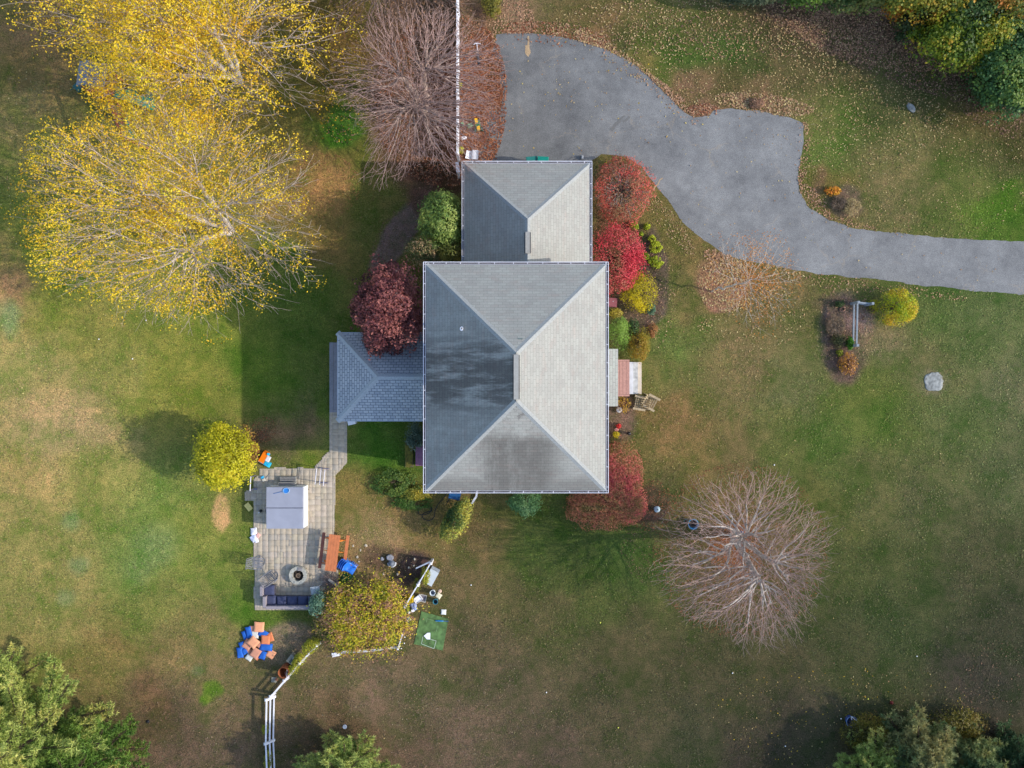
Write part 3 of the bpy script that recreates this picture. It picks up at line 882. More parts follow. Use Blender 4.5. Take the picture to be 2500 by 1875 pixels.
WHITE = mat('white paint', (228, 228, 232), .45, .05, 6)
TRIM = mat('gutter white', (222, 222, 228), .4, .06, 8)
TROUGH = mat('gutter shade', (96, 92, 100), .9, .35, 10)  # dark tone paints the shade inside the white channel
SIDING = mat('pale siding', (206, 202, 192), .7, .05, 3)
GLASS = mat('window glass', (52, 60, 68), .08, .1, 2, spec=.6)
ROOF = shingle_mat('old shingles', (156, 156, 149), (148, 146, 140), (122, 121, 117), .145, .32, .18, .007, .45, pink=(1.06, .93, .91, 1), stain=True)
ROOF2 = shingle_mat('new shingles', (172, 178, 184), (148, 155, 164), (96, 104, 116), .15, .25, .6, .014, .3)
PORCHROOF = shingle_mat('porch shingles', (152, 156, 150), (144, 144, 140), (104, 104, 102), .145, .32, .35, .007, .4)
CAP = mat('hip caps', (150, 152, 150), .92, .1, 14)
CAPD = mat('ridge slot', (52, 52, 58), .8, .1, 9)
CAP2 = mat('new hip caps', (158, 166, 172), .92, .08, 14)

house = thing('house', 'large hip-roofed house with grey weathered shingles and white gutters in the middle', 'house', (0.17, .28, 0))
HO = Vector((0.17, .28, 0))
def hp(p): return tuple(Vector(p) - HO)

def wall_box(x0, x1, y0, y1, z0, z1):
    return MB().box(((x0 + x1) / 2 - HO.x, (y0 + y1) / 2 - HO.y, (z0 + z1) / 2), (x1 - x0, y1 - y0, z1 - z0))

def gutter(name_parent, a, b, inn):
    """white channel from a to b (world), opening upward; inn points to the roof"""
    a = Vector(a); b = Vector(b); inn = Vector(inn)
    g = MB()
    w = .09
    g.bar(hp(a), hp(b), .022, .11)
    g.bar(hp(a + inn * w), hp(b + inn * w), .012, .09)
    dz = Vector((0, 0, -.045)); q = inn * (w / 2)
    go = g.build('gutter', TRIM, name_parent)
    MB().bar(hp(a + q + dz), hp(b + q + dz), w - .036, .012).build('gutter_trough', TROUGH, go)
    n = int((b - a).length / .66)
    proto = None
    for k in range(n):
        p = a + (b - a) * ((k + .6 + R.uniform(-.25, .25)) / n) + inn * (w / 2 + .01)
        if proto is None:
            d = inn.normalized()
            proto = MB().bar(tuple(-d * w * .5), tuple(d * w * .42), .024, .012).build('gutter_hanger', TRIM, go, loc=hp(p + Vector((0, 0, .052))))
        else:
            c = proto.copy(); COL.objects.link(c); c.parent = go; c.location = hp(p + Vector((0, 0, .052)))

def hip_strip(pts, w, z, m, parent, name='hip_cap'):
    """folded cap shingles along a hip or ridge"""
    g = MB()
    a, b = Vector(pts[0]), Vector(pts[1])
    d = (b - a); n = max(1, int(d.length / .145)); dd = d.normalized()
    side = dd.cross(Vector((0, 0, 1))).normalized(); up = side.cross(dd)
    for k in range(n):
        p = a + d * (k / n); q = a + d * ((k + 1.15) / n)
        if k == n - 1: q = b
        o1 = up * (z + .004); o2 = up * (z + .012)
        dr = Vector((0, 0, -w * .30))
        vs = [p + side * w / 2 + o2 + dr, p + o2, p - side * w / 2 + o2 + dr, q + side * w / 2 + o1 + dr, q + o1, q - side * w / 2 + o1 + dr]
        g.add([hp(v) for v in vs], [(0, 1, 4, 3), (1, 2, 5, 4)])
    return g.build(name, m, parent)

EZ = 5.95
PIT = math.tan(math.radians(32))
x0, y1_, _ = W(1034, 640, EZ); x1, y0_, _ = W(1485, 1203, EZ)
g_ = .11
rx0, rx1, ry0, ry1 = x0 + g_, x1 - g_, y0_ + g_, y1_ - g_
hw = (rx1 - rx0) / 2; xr = (rx0 + rx1) / 2; RZ = EZ + .02 + hw * PIT
A_ = (rx0, ry0, EZ + .02); B_ = (rx1, ry0, EZ + .02); C_ = (rx1, ry1, EZ + .02); D_ = (rx0, ry1, EZ + .02)
RN = (xr, ry1 - hw, RZ); RS = (xr, ry0 + hw, RZ)
roof = uv_planes('roof', [[hp(A_), hp(B_), hp(RS)], [hp(B_), hp(C_), hp(RN), hp(RS)], [hp(C_), hp(D_), hp(RN)], [hp(D_), hp(A_), hp(RS), hp(RN)]], ROOF, house)
for a, b in ((A_, RS), (B_, RS), (C_, RN), (D_, RN)): hip_strip((a, b), .26, .012, CAP, roof)
MB().box(hp((xr, (RN[1] + RS[1]) / 2, RZ + .03)), (.2, RN[1] - RS[1] - .16, .06)).build('ridge_vent', mat('ridge vent', (154, 152, 146), .9, .08, 12), roof)
vs_ = MB()
for sx_ in (-1, 1): vs_.box(hp((xr + sx_ * .125, (RN[1] + RS[1]) / 2, RZ - .02)), (.028, RN[1] - RS[1] - .2, .05))
vs_.build('vent_slot', CAPD, roof)
# plumbing vent on the west slope
vx, vy, _ = W(1127, 801, 7.4); vz = EZ + (vx - rx0) * PIT
MB().lathe([(.11, -.06), (.10, .02), (.052, .05), (.05, .42), (.036, .42), (.036, .2)], 16, hp((vx, vy, vz))).box(hp((vx - .05, vy, vz - .035)), (.3, .24, .012), ry=-math.radians(32)).build('vent_pipe', WHITE, roof, smooth=False)
MB().box(hp((W(1270, 826, 8.3)[0], W(1270, 826, 8.3)[1], EZ + .02 + (ry1 - W(1270, 826, 8.3)[1]) * PIT + .012)), (.2, .06, .01), rx=-math.radians(32)).build('patch_shingle', mat('patch shingle', (110, 122, 118), .9), roof)
gutter(house, (x0, y1_, EZ), (x1, y1_, EZ), (0, -1, 0)); gutter(house, (x0, y0_, EZ), (x1, y0_, EZ), (0, 1, 0))
gutter(house, (x0, y0_, EZ), (x0, y1_, EZ), (1, 0, 0)); gutter(house, (x1, y0_, EZ), (x1, y1_, EZ), (-1, 0, 0))
ov = .42
MB().box(hp((xr, (ry0 + ry1) / 2, EZ - .03)), (rx1 - rx0 - .03, ry1 - ry0 - .03, .05)).build('soffit', WHITE, house)
wx0, wx1, wy0, wy1 = rx0 + ov, rx1 - ov, ry0 + ov, ry1 - ov
wall_box(wx0, wx1, wy0, wy1, 0, EZ - .055).build('wall', SIDING, house)

def window(x, y, z, w, h, face):
    """face: 'N','S','E','W'"""
    fr = MB(); pn = MB()
    def bx(mb, du, dz, sw, sh, out, th):
        if face in 'NS':
            sgn = 1 if face == 'N' else -1
            mb.box(hp((x + du, y + sgn * out, z + dz)), (sw, th, sh))
        else:
            sgn = 1 if face == 'E' else -1
            mb.box(hp((x + sgn * out, y + du, z + dz)), (th, sw, sh))
    t_ = .08
    bx(fr, 0, h / 2, w + .16, t_, .02, .06); bx(fr, 0, -h / 2, w + .2, t_, .03, .08)
    bx(fr, -w / 2 - .04, 0, t_, h - .08, .02, .06); bx(fr, w / 2 + .04, 0, t_, h - .08, .02, .06)
    bx(fr, 0, 0, w - .002, .05, .018, .045)
    f = fr.build('window', WHITE, house)
    bx(pn, 0, 0, w - .004, h - .084, .008, .016)
    pn.build('pane', GLASS, f)
for zz in (1.5, 4.2):
    for yy in (-3.0, -1.2, 2.4):
        window(wx1, yy, zz, .95, 1.3, 'E')
    for yy in (-3.2, 3.2): window(wx0, yy, zz, .95, 1.3, 'W')
    for xx in (-2.0, .2, 2.2): window(xx, wy0, zz, .95, 1.3, 'S')
for xx in (-1.8, 2.2): window(xx, wy1, 5.0, .8, .8, 'N')

# garage wing
GZ = 3.2
gx0, gy1, _ = W(1128, 394, GZ); gx1, _, _ = W(1445, 394, GZ)
q0, q1, qn = gx0 + g_, gx1 - g_, gy1 - g_
ghw = (q1 - q0) / 2; gxr = (q0 + q1) / 2; GRZ = GZ + .02 + ghw * PIT
ys_ = wy1 + .003
NE, NW = (q1, qn, GZ + .02), (q0, qn, GZ + .02); SE, SW = (q1, ys_, GZ + .02), (q0, ys_, GZ + .02); GR = (gxr, qn - ghw, GRZ); GS = (gxr, ys_, GRZ)
groof = uv_planes('garage_roof', [[hp(NE), hp(NW), hp(GR)], [hp(SE), hp(NE), hp(GR), hp(GS)], [hp(NW), hp(SW), hp(GS), hp(GR)]], ROOF, house)
for a, b in ((NE, GR), (NW, GR)): hip_strip((a, b), .24, .012, CAP, groof)
hip_strip((GS, GR), .24, .012, CAP, groof, 'ridge_cap')
yv0, yv1 = W(0, 619, 5)[1], W(0, 567, 5)[1]
MB().box(hp((gxr, (yv0 + yv1) / 2, GRZ + .03)), (.2, yv1 - yv0, .06)).build('ridge_vent', mat('ridge vent', (186, 178, 172)), groof)
vs_ = MB()
for sx_ in (-1, 1): vs_.box(hp((gxr + sx_ * .125, (yv0 + yv1) / 2, GRZ - .02)), (.028, yv1 - yv0 - .02, .05))
vs_.build('vent_slot', CAPD, groof)
gutter(house, (gx0, gy1, GZ), (gx1, gy1, GZ), (0, -1, 0)); gutter(house, (gx0, ys_, GZ), (gx0, gy1, GZ), (1, 0, 0)); gutter(house, (gx1, ys_, GZ), (gx1, gy1, GZ), (-1, 0, 0))
MB().box(hp((gxr, (ys_ + qn) / 2, GZ - .03)), (q1 - q0 - .03, qn - ys_ - .03, .05)).build('soffit', WHITE, house)
wall_box(q0 + .4, q1 - .4, ys_, qn - .45, 0, GZ - .055).build('garage_wall', SIDING, house)
gd = MB().box(hp((gxr - .2, qn - .45 + .03, 1.1)), (4.2, .05, 2.2)); gdo = gd.build('garage_door', WHITE, house)
gp = MB()
for k in range(3): gp.box(hp((gxr - .2, qn - .45 + .058, .55 + k * .55)), (4.2, .004, .03))
gp.build('panel_groove', mat('groove grey', (150, 150, 152)), gdo)
# west sunroom under its own hip roof
SZ = 2.75
sx0, sy1, _ = W(824, 812, SZ); _, sy0, _ = W(824, 1028, SZ)
sh = (sy1 - sy0) / 2; syc = (sy0 + sy1) / 2; SRZ = SZ + sh * math.tan(math.radians(32))
xe = wx0 - .003
a1, a2, a3, a4 = (sx0, sy1, SZ), (sx0, sy0, SZ), (xe, sy0, SZ), (xe, sy1, SZ); r1_, r2_ = (sx0 + sh, syc, SRZ), (xe, syc, SRZ)
sroof = uv_planes('sunroom_roof', [[hp(a1), hp(a2), hp(r1_)], [hp(a2), hp(a3), hp(r2_), hp(r1_)], [hp(a4), hp(a1), hp(r1_), hp(r2_)]], ROOF2, house)
hip_strip((a1, r1_), .27, .02, CAP2, sroof); hip_strip((a2, r1_), .27, .02, CAP2, sroof); hip_strip((r1_, r2_), .27, .02, CAP2, sroof, 'ridge_cap')
fa = MB(); fa.bar(hp((sx0, sy0, SZ - .06)), hp((sx0, sy1, SZ - .06)), .03, .14); fa.bar(hp((sx0 + .02, sy0, SZ - .06)), hp((xe, sy0, SZ - .06)), .03, .14); fa.bar(hp((sx0 + .02, sy1, SZ - .06)), hp((xe, sy1, SZ - .06)), .03, .14)
fa.build('fascia', mat('sunroom fascia', (168, 176, 186), .5), house)
wall_box(sx0 + .35, xe, sy0 + .35, sy1 - .35, .0, SZ - .02).build('sunroom_wall', SIDING, house)
for yy in (syc - 1.0, syc + 1.0): window(sx0 + .35, yy, 1.5, 1.1, 1.3, 'W')
# bulkhead hatch, porch roof, porch deck and steps
def px_box(pxa, pya, pxb, pyb, z0, z1, zt=None):
    zt = z1 if zt is None else zt
    a = W(pxa, pya, zt); b = W(pxb, pyb, zt)
    return MB().box(hp(((a[0] + b[0]) / 2, (a[1] + b[1]) / 2, (z0 + z1) / 2)), (abs(b[0] - a[0]), abs(b[1] - a[1]), z1 - z0))
bx0, by1, _ = W(1015.5, 1089, .55); bx1, by0, _ = W(1052, 1137.5, .55)
bk = MB().box(hp(((bx0 + bx1) / 2, (by0 + by1) / 2, .25)), (bx1 - bx0, by1 - by0, .5)).build('bulkhead', mat('concrete curb', (160, 156, 150), .9), house)
hm = mat('maroon steel', (124, 82, 104), .5, .12, 6)
for s_ in (-1, 1): MB().box(hp(((bx0 + bx1) / 2, (by0 + by1) / 2 + s_ * (by1 - by0) * .2515, .53)), (bx1 - bx0 + .05, (by1 - by0) / 2 - .008, .05), ry=-.08).build('hatch_door', hm, bk)
pz = 2.8
px0, py1, _ = W(1470, 852, pz); px1, py0, _ = W(1509, 992, pz)
porch = uv_planes('porch_roof', [[hp((px1, py0, pz)), hp((px1, py1, pz)), hp((wx1 + .003, py1, pz + .55)), hp((wx1 + .003, py0, pz + .55))]], PORCHROOF, house)
MB().box(hp(((px1 + wx1) / 2, (py0 + py1) / 2, pz - .04)), (px1 - wx1 - .01, py1 - py0 - .01, .06)).build('porch_soffit', WHITE, porch)
for yy in (py0 + .15, py1 - .15): MB().box(hp((px1 - .14, yy, (pz - .07 + .6) / 2)), (.1, .1, pz - .07 - .6)).build('porch_post', WHITE, house)
dk = mat('pink deck boards', (178, 134, 122), .75, .1, 12, bump=.1)
dx0 = wx1 + .003; dx1, dy1, _ = W(1537, 878, .6); _, dy0, _ = W(1537, 967.5, .6)
dm = MB(); nb = 13; bw = (dx1 - dx0) / nb
for k in range(nb): dm.box(hp((dx0 + (k + .5) * bw, (dy0 + dy1) / 2, .585)), (bw - .012, dy1 - dy0 - .18, .03))
dm.box(hp(((dx0 + dx1) / 2, dy1 - .04, .588)), (dx1 - dx0, .08, .034)); dm.box(hp(((dx0 + dx1) / 2, dy0 + .04, .588)), (dx1 - dx0, .08, .034))
dm.box(hp((dx1 - .04, (dy0 + dy1) / 2, .5895)), (.07, dy1 - dy0 - .17, .034))
pd = dm.build('porch_deck', dk, house)
MB().box(hp(((dx0 + dx1) / 2 - .02, (dy0 + dy1) / 2, .28)), (dx1 - dx0 - .06, dy1 - dy0 - .06, .56)).build('porch_base', mat('porch lattice', (120, 104, 98), .9), house)
xs_ = [W(1537, 0, .5)[0] + .004, W(1546, 0, .43)[0], W(1557.5, 0, .28)[0], W(1566.5, 0, .13)[0]]
for k, (zt, cc) in enumerate(((.43, (206, 208, 210)), (.28, (176, 176, 174)), (.13, (200, 186, 168)))):
    MB().box(hp(((xs_[k] + xs_[k + 1]) / 2, (W(0, 884, zt)[1] + W(0, 962, zt)[1]) / 2, zt / 2)), (xs_[k + 1] - xs_[k] - .004, W(0, 884, zt)[1] - W(0, 962, zt)[1], zt)).build('step', mat('step concrete %d' % k, cc, .85, .22 if k == 1 else .08, 5), house)
# grey deck behind the sunroom
gk = mat('grey deck boards', (134, 134, 140), .7, .1, 10)
ex0, ey1, _ = W(804, 836, .35); _, ey0, _ = W(804, 1007, .35); ex1 = sx0 + .33
dd_ = MB(); nb = 6; bw = (ex1 - ex0) / nb
for k in range(nb): dd_.box(hp((ex0 + (k + .5) * bw, (ey0 + ey1) / 2, .335)), (bw - .012, ey1 - ey0 - (.3 if 0 < k else 0), .03))
for s_ in (-1, 1): dd_.box(hp(((ex0 + bw + ex1) / 2, (ey0 + ey1) / 2 + s_ * ((ey1 - ey0) / 2 - .07), .335)), (ex1 - ex0 - bw, .13, .03))
dd_.build('deck', gk, house)
MB().box(hp(((ex0 + ex1) / 2, (ey0 + ey1) / 2, .16)), (ex1 - ex0 - .06, ey1 - ey0 - .06, .315)).build('deck_base', mat('deck skirt', (120, 118, 118), .9), house)
# downspout and its leader along the ground at the south wall
ds = MB(); dxx, dyy = W(1164, 1207, 4)[0], wy0 - .06
ds.bar(hp((dxx, dyy, .12)), hp((dxx, dyy, EZ - .5)), .08); ds.bar(hp((dxx, dyy, EZ - .5)), hp((dxx, y0_ + .05, EZ - .06)), .08)
q = W(1163, 1212, .15); q2 = W(1152, 1229, .05)
ds.bar(hp((dxx, dyy, .14)), hp((q[0], q[1], .12)), .09); ds.bar(hp((q[0], q[1], .12)), hp((q2[0], q2[1], .05)), .1, .07)
ds.build('downspout', TRIM, house)

# ------------------------------------------------------------------ patio things
def at(px, py, z=0.0): return Vector(W(px, py, z))
def P3(px, py, z=0.0):
    x, y, _ = W(px, py, z); return (x, y)
PAVE = .03
tubm = mat('hot tub cabinet', (232, 232, 230), .5, .05, 3)
cov = mat('grey vinyl cover', (150, 153, 166), .6, .06, 2)
covd = mat('cover seam', (66, 70, 86), .7)
c = at(695, 1240, .9)
tub = thing('hot_tub', 'hot tub under a grey folding cover on the patio, white cabinet showing on one side', 'hot tub', (c.x, c.y, PAVE))
hw_, hl_ = 90 * S * .98 / 2, 102 * S * .98 / 2
MB().box((.045, .02, .38), (2 * hw_ - .02, 2 * hl_ - .03, .76)).build('cabinet', tubm, tub)
for s_, n_ in ((1, 'cover_panel'), (-1, 'cover_panel')):
    m_ = MB(); m_.box((0, s_ * hl_ * .502, .83), (2 * hw_, hl_ - .012, .12), rx=-.022 * s_, taper=.985); m_.build(n_, cov, tub)
MB().box((0, 0, .80), (2 * hw_ - .05, .05, .08)).build('cover_seam', covd, tub)
sk = MB(); sk.box((-hw_ - .005, 0, .75), (.02, 2 * hl_ - .1, .09)); sk.bar((-hw_ - .03, -hl_ * .7, .35), (-hw_ - .03, .05, .98), .03); sk.build('cover_lifter', covd, tub)
MB().box((0, hl_ - .02, .74), (2 * hw_ - .1, .04, .1)).build('cover_skirt', mat('cover skirt grey', (120, 122, 130), .6), tub)
c = at(702, 1177, .3)
st = thing('tub_steps', 'two-tread grey plastic step with dark slots against the hot tub', 'step stool', (c.x, c.y, PAVE))
for k, (yy, zz, ww) in enumerate(((.12, .2, .8), (-.13, .4, .84))):
    m_ = MB(); d_ = MB()
    m_.box((0, yy, zz / 2), (ww, .25, zz))
    o_ = m_.build('tread', mat('step plastic', (150, 148, 142), .6), st)
    for j in (-1, 0, 1): d_.box((0, yy + j * .075, zz + .004), (ww - .06, .032, .008))
    d_.build('grip_strip', mat('grip strip dark', (62, 64, 78), .8), o_)
# skimmer net lying on the cover
sb = mat('pool blue plastic', (52, 128, 206), .4, .08, 5)
c = at(698, 1198, .92)
sn = thing('skimmer_net', 'blue skimmer net lying on the hot tub cover', 'pool net', (c.x, c.y, PAVE + .885), math.radians(14))
m_ = MB(); m_.tube([(.16 * math.cos(a) * (1.15 if math.cos(a) > 0 else .9), .13 * math.sin(a), .02) for a in np.linspace(0, 2 * PI, 18)[:-1]], .014, 5, True); m_.build('hoop', mat('hoop pale blue', (150, 190, 226), .4), sn)
MB().lathe([(.0, .004), (.08, .006), (.125, .014)], 16, (.01, 0, 0)).build('mesh', sb, sn)
MB().tube([(-.15, 0, .02), (-.62, .01, .015)], .014, 6).build('handle', mat('net handle blue', (62, 108, 164), .4), sn)
# towel rack with three rails
steel = mat('white enamel tube', (214, 212, 220), .35, .05, 5, spec=.5)
c = at(786, 1161, .4)
tr = thing('towel_rack', 'freestanding white towel rack with three rails on the upper patio', 'towel rack', (c.x, c.y, PAVE), math.radians(-6))
for xx, zz in ((-.2, .85), (0, .75), (.23, .95)): MB().tube([(xx, -.42, zz), (xx, .36, zz)], .018, 8).build('rail', steel, tr)
for yy in (-.38, .33):
    m_ = MB(); m_.bar((-.25, yy, .03), (.28, yy, .03), .04)
    for xx, zz in ((-.2, .85), (0, .75), (.23, .95)): m_.tube([(xx, yy, .03), (xx, yy, zz - .02)], .014, 6)
    m_.build('end_frame', mat('rack end grey', (120, 118, 140), .4), tr)
c = at(616, 1179, .6)
hr = thing('handrail', 'slim white handrail beside the round yellow bush', 'handrail', (c.x, c.y, PAVE), math.radians(-3))
MB().tube([(0, -.36, .9), (0, .36, .9)], .024, 8).build('rail', steel, hr)
m_ = MB()
for yy in (-.32, .32): m_.tube([(0, yy, .03), (0, yy, .88)], .018, 8)
m_.box((0, -.36, .03), (.22, .07, .04)); m_.build('post', mat('rack end grey', (120, 118, 140)), hr)
# dustpan and little brush
c = at(643, 1168)
du = thing('dustpan', 'small blue and white dustpan on the patio corner', 'dustpan', (c.x, c.y, PAVE), .5)
MB().box((0, .07, .05), (.16, .12, .1), taper=.7).build('scoop', mat('cyan plastic', (64, 176, 226), .4), du)
m_ = MB(); m_.box((0, -.08, .03), (.17, .14, .05), taper=.85); m_.build('tray', mat('cream plastic', (206, 200, 184), .6), du)
MB().tube([(.06, -.1, .03), (.42, .06, .02)], .01, 6).build('handle', mat('stick grey', (150, 150, 156), .6), du)
# yellow pad
c = at(607.5, 1237)
kb = MB(); kb.box((0, 0, .035), (.40, .27, .05), taper=.96)
ko = kb.build('foam_pad', mat('faded yellow foam', (206, 192, 118), .8, .1, 14), loc=(c.x, c.y, PAVE), rz=math.radians(-52))
tag(ko, 'faded yellow foam pad lying where the patio meets the grass', 'foam pad')
c = at(638, 1247)
sp = thing('lantern', 'little black lantern with a white tip left of the hot tub', 'lantern', (c.x, c.y, PAVE))
MB().lathe([(.0, .0), (.07, .0), (.075, .1), (.05, .16), (.0, .18)], 12).build('body', mat('black plastic', (26, 26, 30), .5), sp)
MB().bar((-.04, -.04, .05), (-.13, -.10, .05), .035).build('spout', WHITE, sp)
# orange and turquoise toy
c = at(651, 1118)
ty = thing('water_toy', 'orange, turquoise and white plastic water toy by the yellow bush', 'toy', (c.x, c.y, 0), math.radians(-30))
MB().box((-.10, .0, .16), (.3, .62, .3), taper=.86).build('body', mat('orange plastic', (250, 128, 20), .4, .06, 5), ty)
m_ = MB(); m_.box((.20, -.22, .12), (.34, .26, .2), taper=.8)
for k in range(3): m_.box((.2 + (k - 1) * .07, -.22, .225), (.02, .2, .02))
m_.build('basin', mat('turquoise plastic', (50, 186, 222), .4, .06, 5), ty)
MB().box((.13, .03, .23), (.2, .28, .16), rx=.2, taper=.8).build('seat', WHITE, ty)
MB().lathe([(0, .36), (.07, .36), (.08, .3), (.05, .25)], 12, (.05, .27, 0)).build('knob', mat('turquoise plastic', (50, 186, 222)), ty)
MB().box((-.1, -.315, .07), (.34, .04, .13)).build('bumper', WHITE, ty)
# crumpled towels
tw = thing('towel_heap', 'heap of crumpled white and pink towels on the patio edge', 'towels', (*at(622, 1304)[:2], PAVE))
def rag(w, d, h, loc, rz, m, parent, seed, name='towel'):
    n = 13
    u, v = np.meshgrid(np.linspace(-1, 1, n), np.linspace(-1, 1, n))
    q = np.c_[u.ravel() * 1.7, v.ravel() * 1.7, np.full(n * n, seed)]
    z = h * (.25 + .75 * fbm(q * 1.3, seed)) * (1 - .75 * np.maximum(np.abs(u.ravel()), np.abs(v.ravel())) ** 3)
    wob = (fbm(q + 9, seed + 4) - .5) * .5
    x = (u.ravel() + wob) * w / 2; y = (v.ravel() + (fbm(q + 19, seed + 5) - .5) * .5) * d / 2
    a = np.arange(n * n).reshape(n, n)
    f = np.c_[a[:-1, :-1].ravel(), a[:-1, 1:].ravel(), a[1:, 1:].ravel(), a[1:, :-1].ravel()]
    o = mesh_np(name, np.c_[x, y, z + .005], f, m, parent, smooth=True, loc=loc)
    o.rotation_euler = (0, 0, rz); return o
rag(.32, .36, .12, (-.03, .14, 0), .1, mat('white cloth', (226, 224, 230), .9, .1, 9), tw, 3)
rag(.34, .34, .14, (-.03, -.2, 0), .6, mat('bluish white cloth', (200, 206, 228), .9, .12, 9), tw, 5)
rag(.24, .26, .10, (.17, -.06, 0), .9, mat('pink cloth', (218, 172, 160), .9, .12, 9), tw, 7)
rag(.2, .24, .09, (.1, -.3, .005), .3, mat('white cloth', (226, 224, 230)), tw, 8)
# fire pit
c = at(731, 1402)
fp = thing('fire_pit', 'round stone fire pit with charred logs inside', 'fire pit', (c.x, c.y, PAVE))
stone = mat('pit block', (172, 170, 158), .9, .18, 9, bump=.3)
for k in range(9):
    a0 = 2 * PI * (k + .015) / 9; a1 = 2 * PI * (k + .985) / 9; ro = .445; ri = .285
    poly = [(ro * math.cos(a0), ro * math.sin(a0)), (ro * math.cos((a0 + a1) / 2) * 1.02, ro * math.sin((a0 + a1) / 2) * 1.02), (ro * math.cos(a1), ro * math.sin(a1)), (ri * math.cos(a1), ri * math.sin(a1)), (ri * math.cos(a0), ri * math.sin(a0))]
    MB().prism(poly, 0, .3 + R.uniform(-.006, .006)).build('ring_block', stone, fp)
MB().lathe([(.286, .0), (.25, .06), (.1, .05), (.0, .05)], 16).build('ash_bed', mat('ash', (78, 70, 62), .95, .3, 16), fp)
for k in range(5):
    a = k * 1.25; MB().tube([(.2 * math.cos(a), .2 * math.sin(a), .10), (.05 * math.cos(a + 2.6), .05 * math.sin(a + 2.6), .17)], .035, 7).build('log', mat('charred log', (92, 78, 62), .9, .4, 12), fp)
MB().lathe([(.10, .1), (.13, .16), (.12, .2), (.07, .19), (.05, .12)], 14, (-.01, -.02, 0)).build('fire_bowl', mat('rust bowl', (116, 98, 80), .8, .25, 12), fp)
m_ = MB(); m_.box((.1, .33, .312), (.22, .17, .022)); m_.build('loose_slab', mat('loose slab grey', (138, 134, 132), .9, .2, 8), fp)
# wrought iron chairs
iron = mat('grey wrought iron', (128, 128, 132), .5, .1, 8)
def iron_chair(label, px, py, rz, dark):
    c = at(px, py, .45)
    t = thing('patio_chair', label, 'chair', (c.x, c.y, PAVE), rz, 'iron chairs by the fire pit')
    MB().tube([(.27 * math.cos(a), .27 * math.sin(a), .03) for a in np.linspace(0, 2 * PI, 22)[:-1]], .016, 6, True).build('base_ring', iron, t)
    m_ = MB(); m_.tube([(0, 0, .03), (0, 0, .4)], .03, 8)
    for k in range(4): m_.bar((0, 0, .06), (.27 * math.cos(k * PI / 2), .27 * math.sin(k * PI / 2), .03), .025)
    m_.build('pedestal', iron, t)
    m_ = MB()
    m_.tube([(-.25, -.24, .44), (.25, -.24, .44), (.25, .24, .44), (-.25, .24, .44)], .014, 6, True)
    for k in range(7): m_.box((0, -.21 + k * .07, .44), (.48, .04, .01))
    m_.build('seat', dark, t)
    m_ = MB()
    m_.tube([(-.25, -.25, .44), (-.42, -.25, .95), (-.42, .25, .95), (-.25, .25, .44)], .016, 6)
    for k in range(6):
        y_ = -.2 + k * .08
        m_.bar((-.26, y_ - .08 if k else y_, .48), (-.41, y_ + .05, .93), .02, .008); m_.bar((-.26, y_ + .08 if k < 5 else y_, .48), (-.41, y_ - .05, .93), .02, .008)
    m_.build('backrest', iron, t)
    for s_ in (-1, 1):
        MB().tube([(-.33, s_ * .27, .68), (.1, s_ * .29, .66), (.24, s_ * .28, .6), (.25, s_ * .25, .45)], .018, 6).build('armrest', iron, t)
iron_chair('grey iron lattice chair half on the lawn left of the patio', 629, 1374, math.radians(-6), iron)
iron_chair('grey iron chair turned beside the sofa arm', 661, 1409, math.radians(35), mat('dark slats', (92, 94, 100), .5))
# sectional sofa
nav = mat('navy cushion', (62, 68, 96), .85, .1, 7)
wick = mat('grey wicker', (84, 82, 92), .8, .2, 30)
wickl = mat('sofa frame top', (146, 138, 142), .8, .12, 14)
c = at(700, 1467)
so = thing('sectional_sofa', 'L-shaped outdoor sofa with dark navy cushions at the patio end', 'sofa', (c.x, c.y, PAVE))
def so_pt(px, py, z): v = at(px, py, z); return v.x - c.x, v.y - c.y
def so_box(pa, pb, z0, z1, name, m, soft=False):
    xa, ya = so_pt(*pa, z1); xb, yb = so_pt(*pb, z1)
    w, d = abs(xb - xa), abs(yb - ya)
    mb = MB()
    if soft: mb.pillow(w, d, z1 - z0, 8, Matrix.Translation(((xa + xb) / 2, (ya + yb) / 2, z0)), .16)
    else: mb.box(((xa + xb) / 2, (ya + yb) / 2, (z0 + z1) / 2), (w, d, z1 - z0))
    return mb.build(name, m, so, smooth=soft)
so_box((636, 1429), (671, 1455), .05, .3, 'frame', wick); so_box((642, 1455.5), (768, 1484), .05, .3, 'frame', wick)
so_box((635, 1430), (641, 1455), .3, .72, 'backrest', wickl); so_box((642, 1457), (648.5, 1483), .3, .72, 'backrest', wickl); so_box((649, 1480), (768, 1486.5), .3, .7, 'backrest', wickl)
so_box((641, 1429), (669.5, 1453.5), .3, .45, 'seat_cushion', nav, True); so_box((648.5, 1454.5), (673, 1480), .3, .45, 'seat_cushion', nav, True)
for a, b in ((674.5, 699), (700, 725), (726, 750), (751, 768)): so_box((a, 1456), (b, 1480), .3, .45, 'seat_cushion', nav, True)
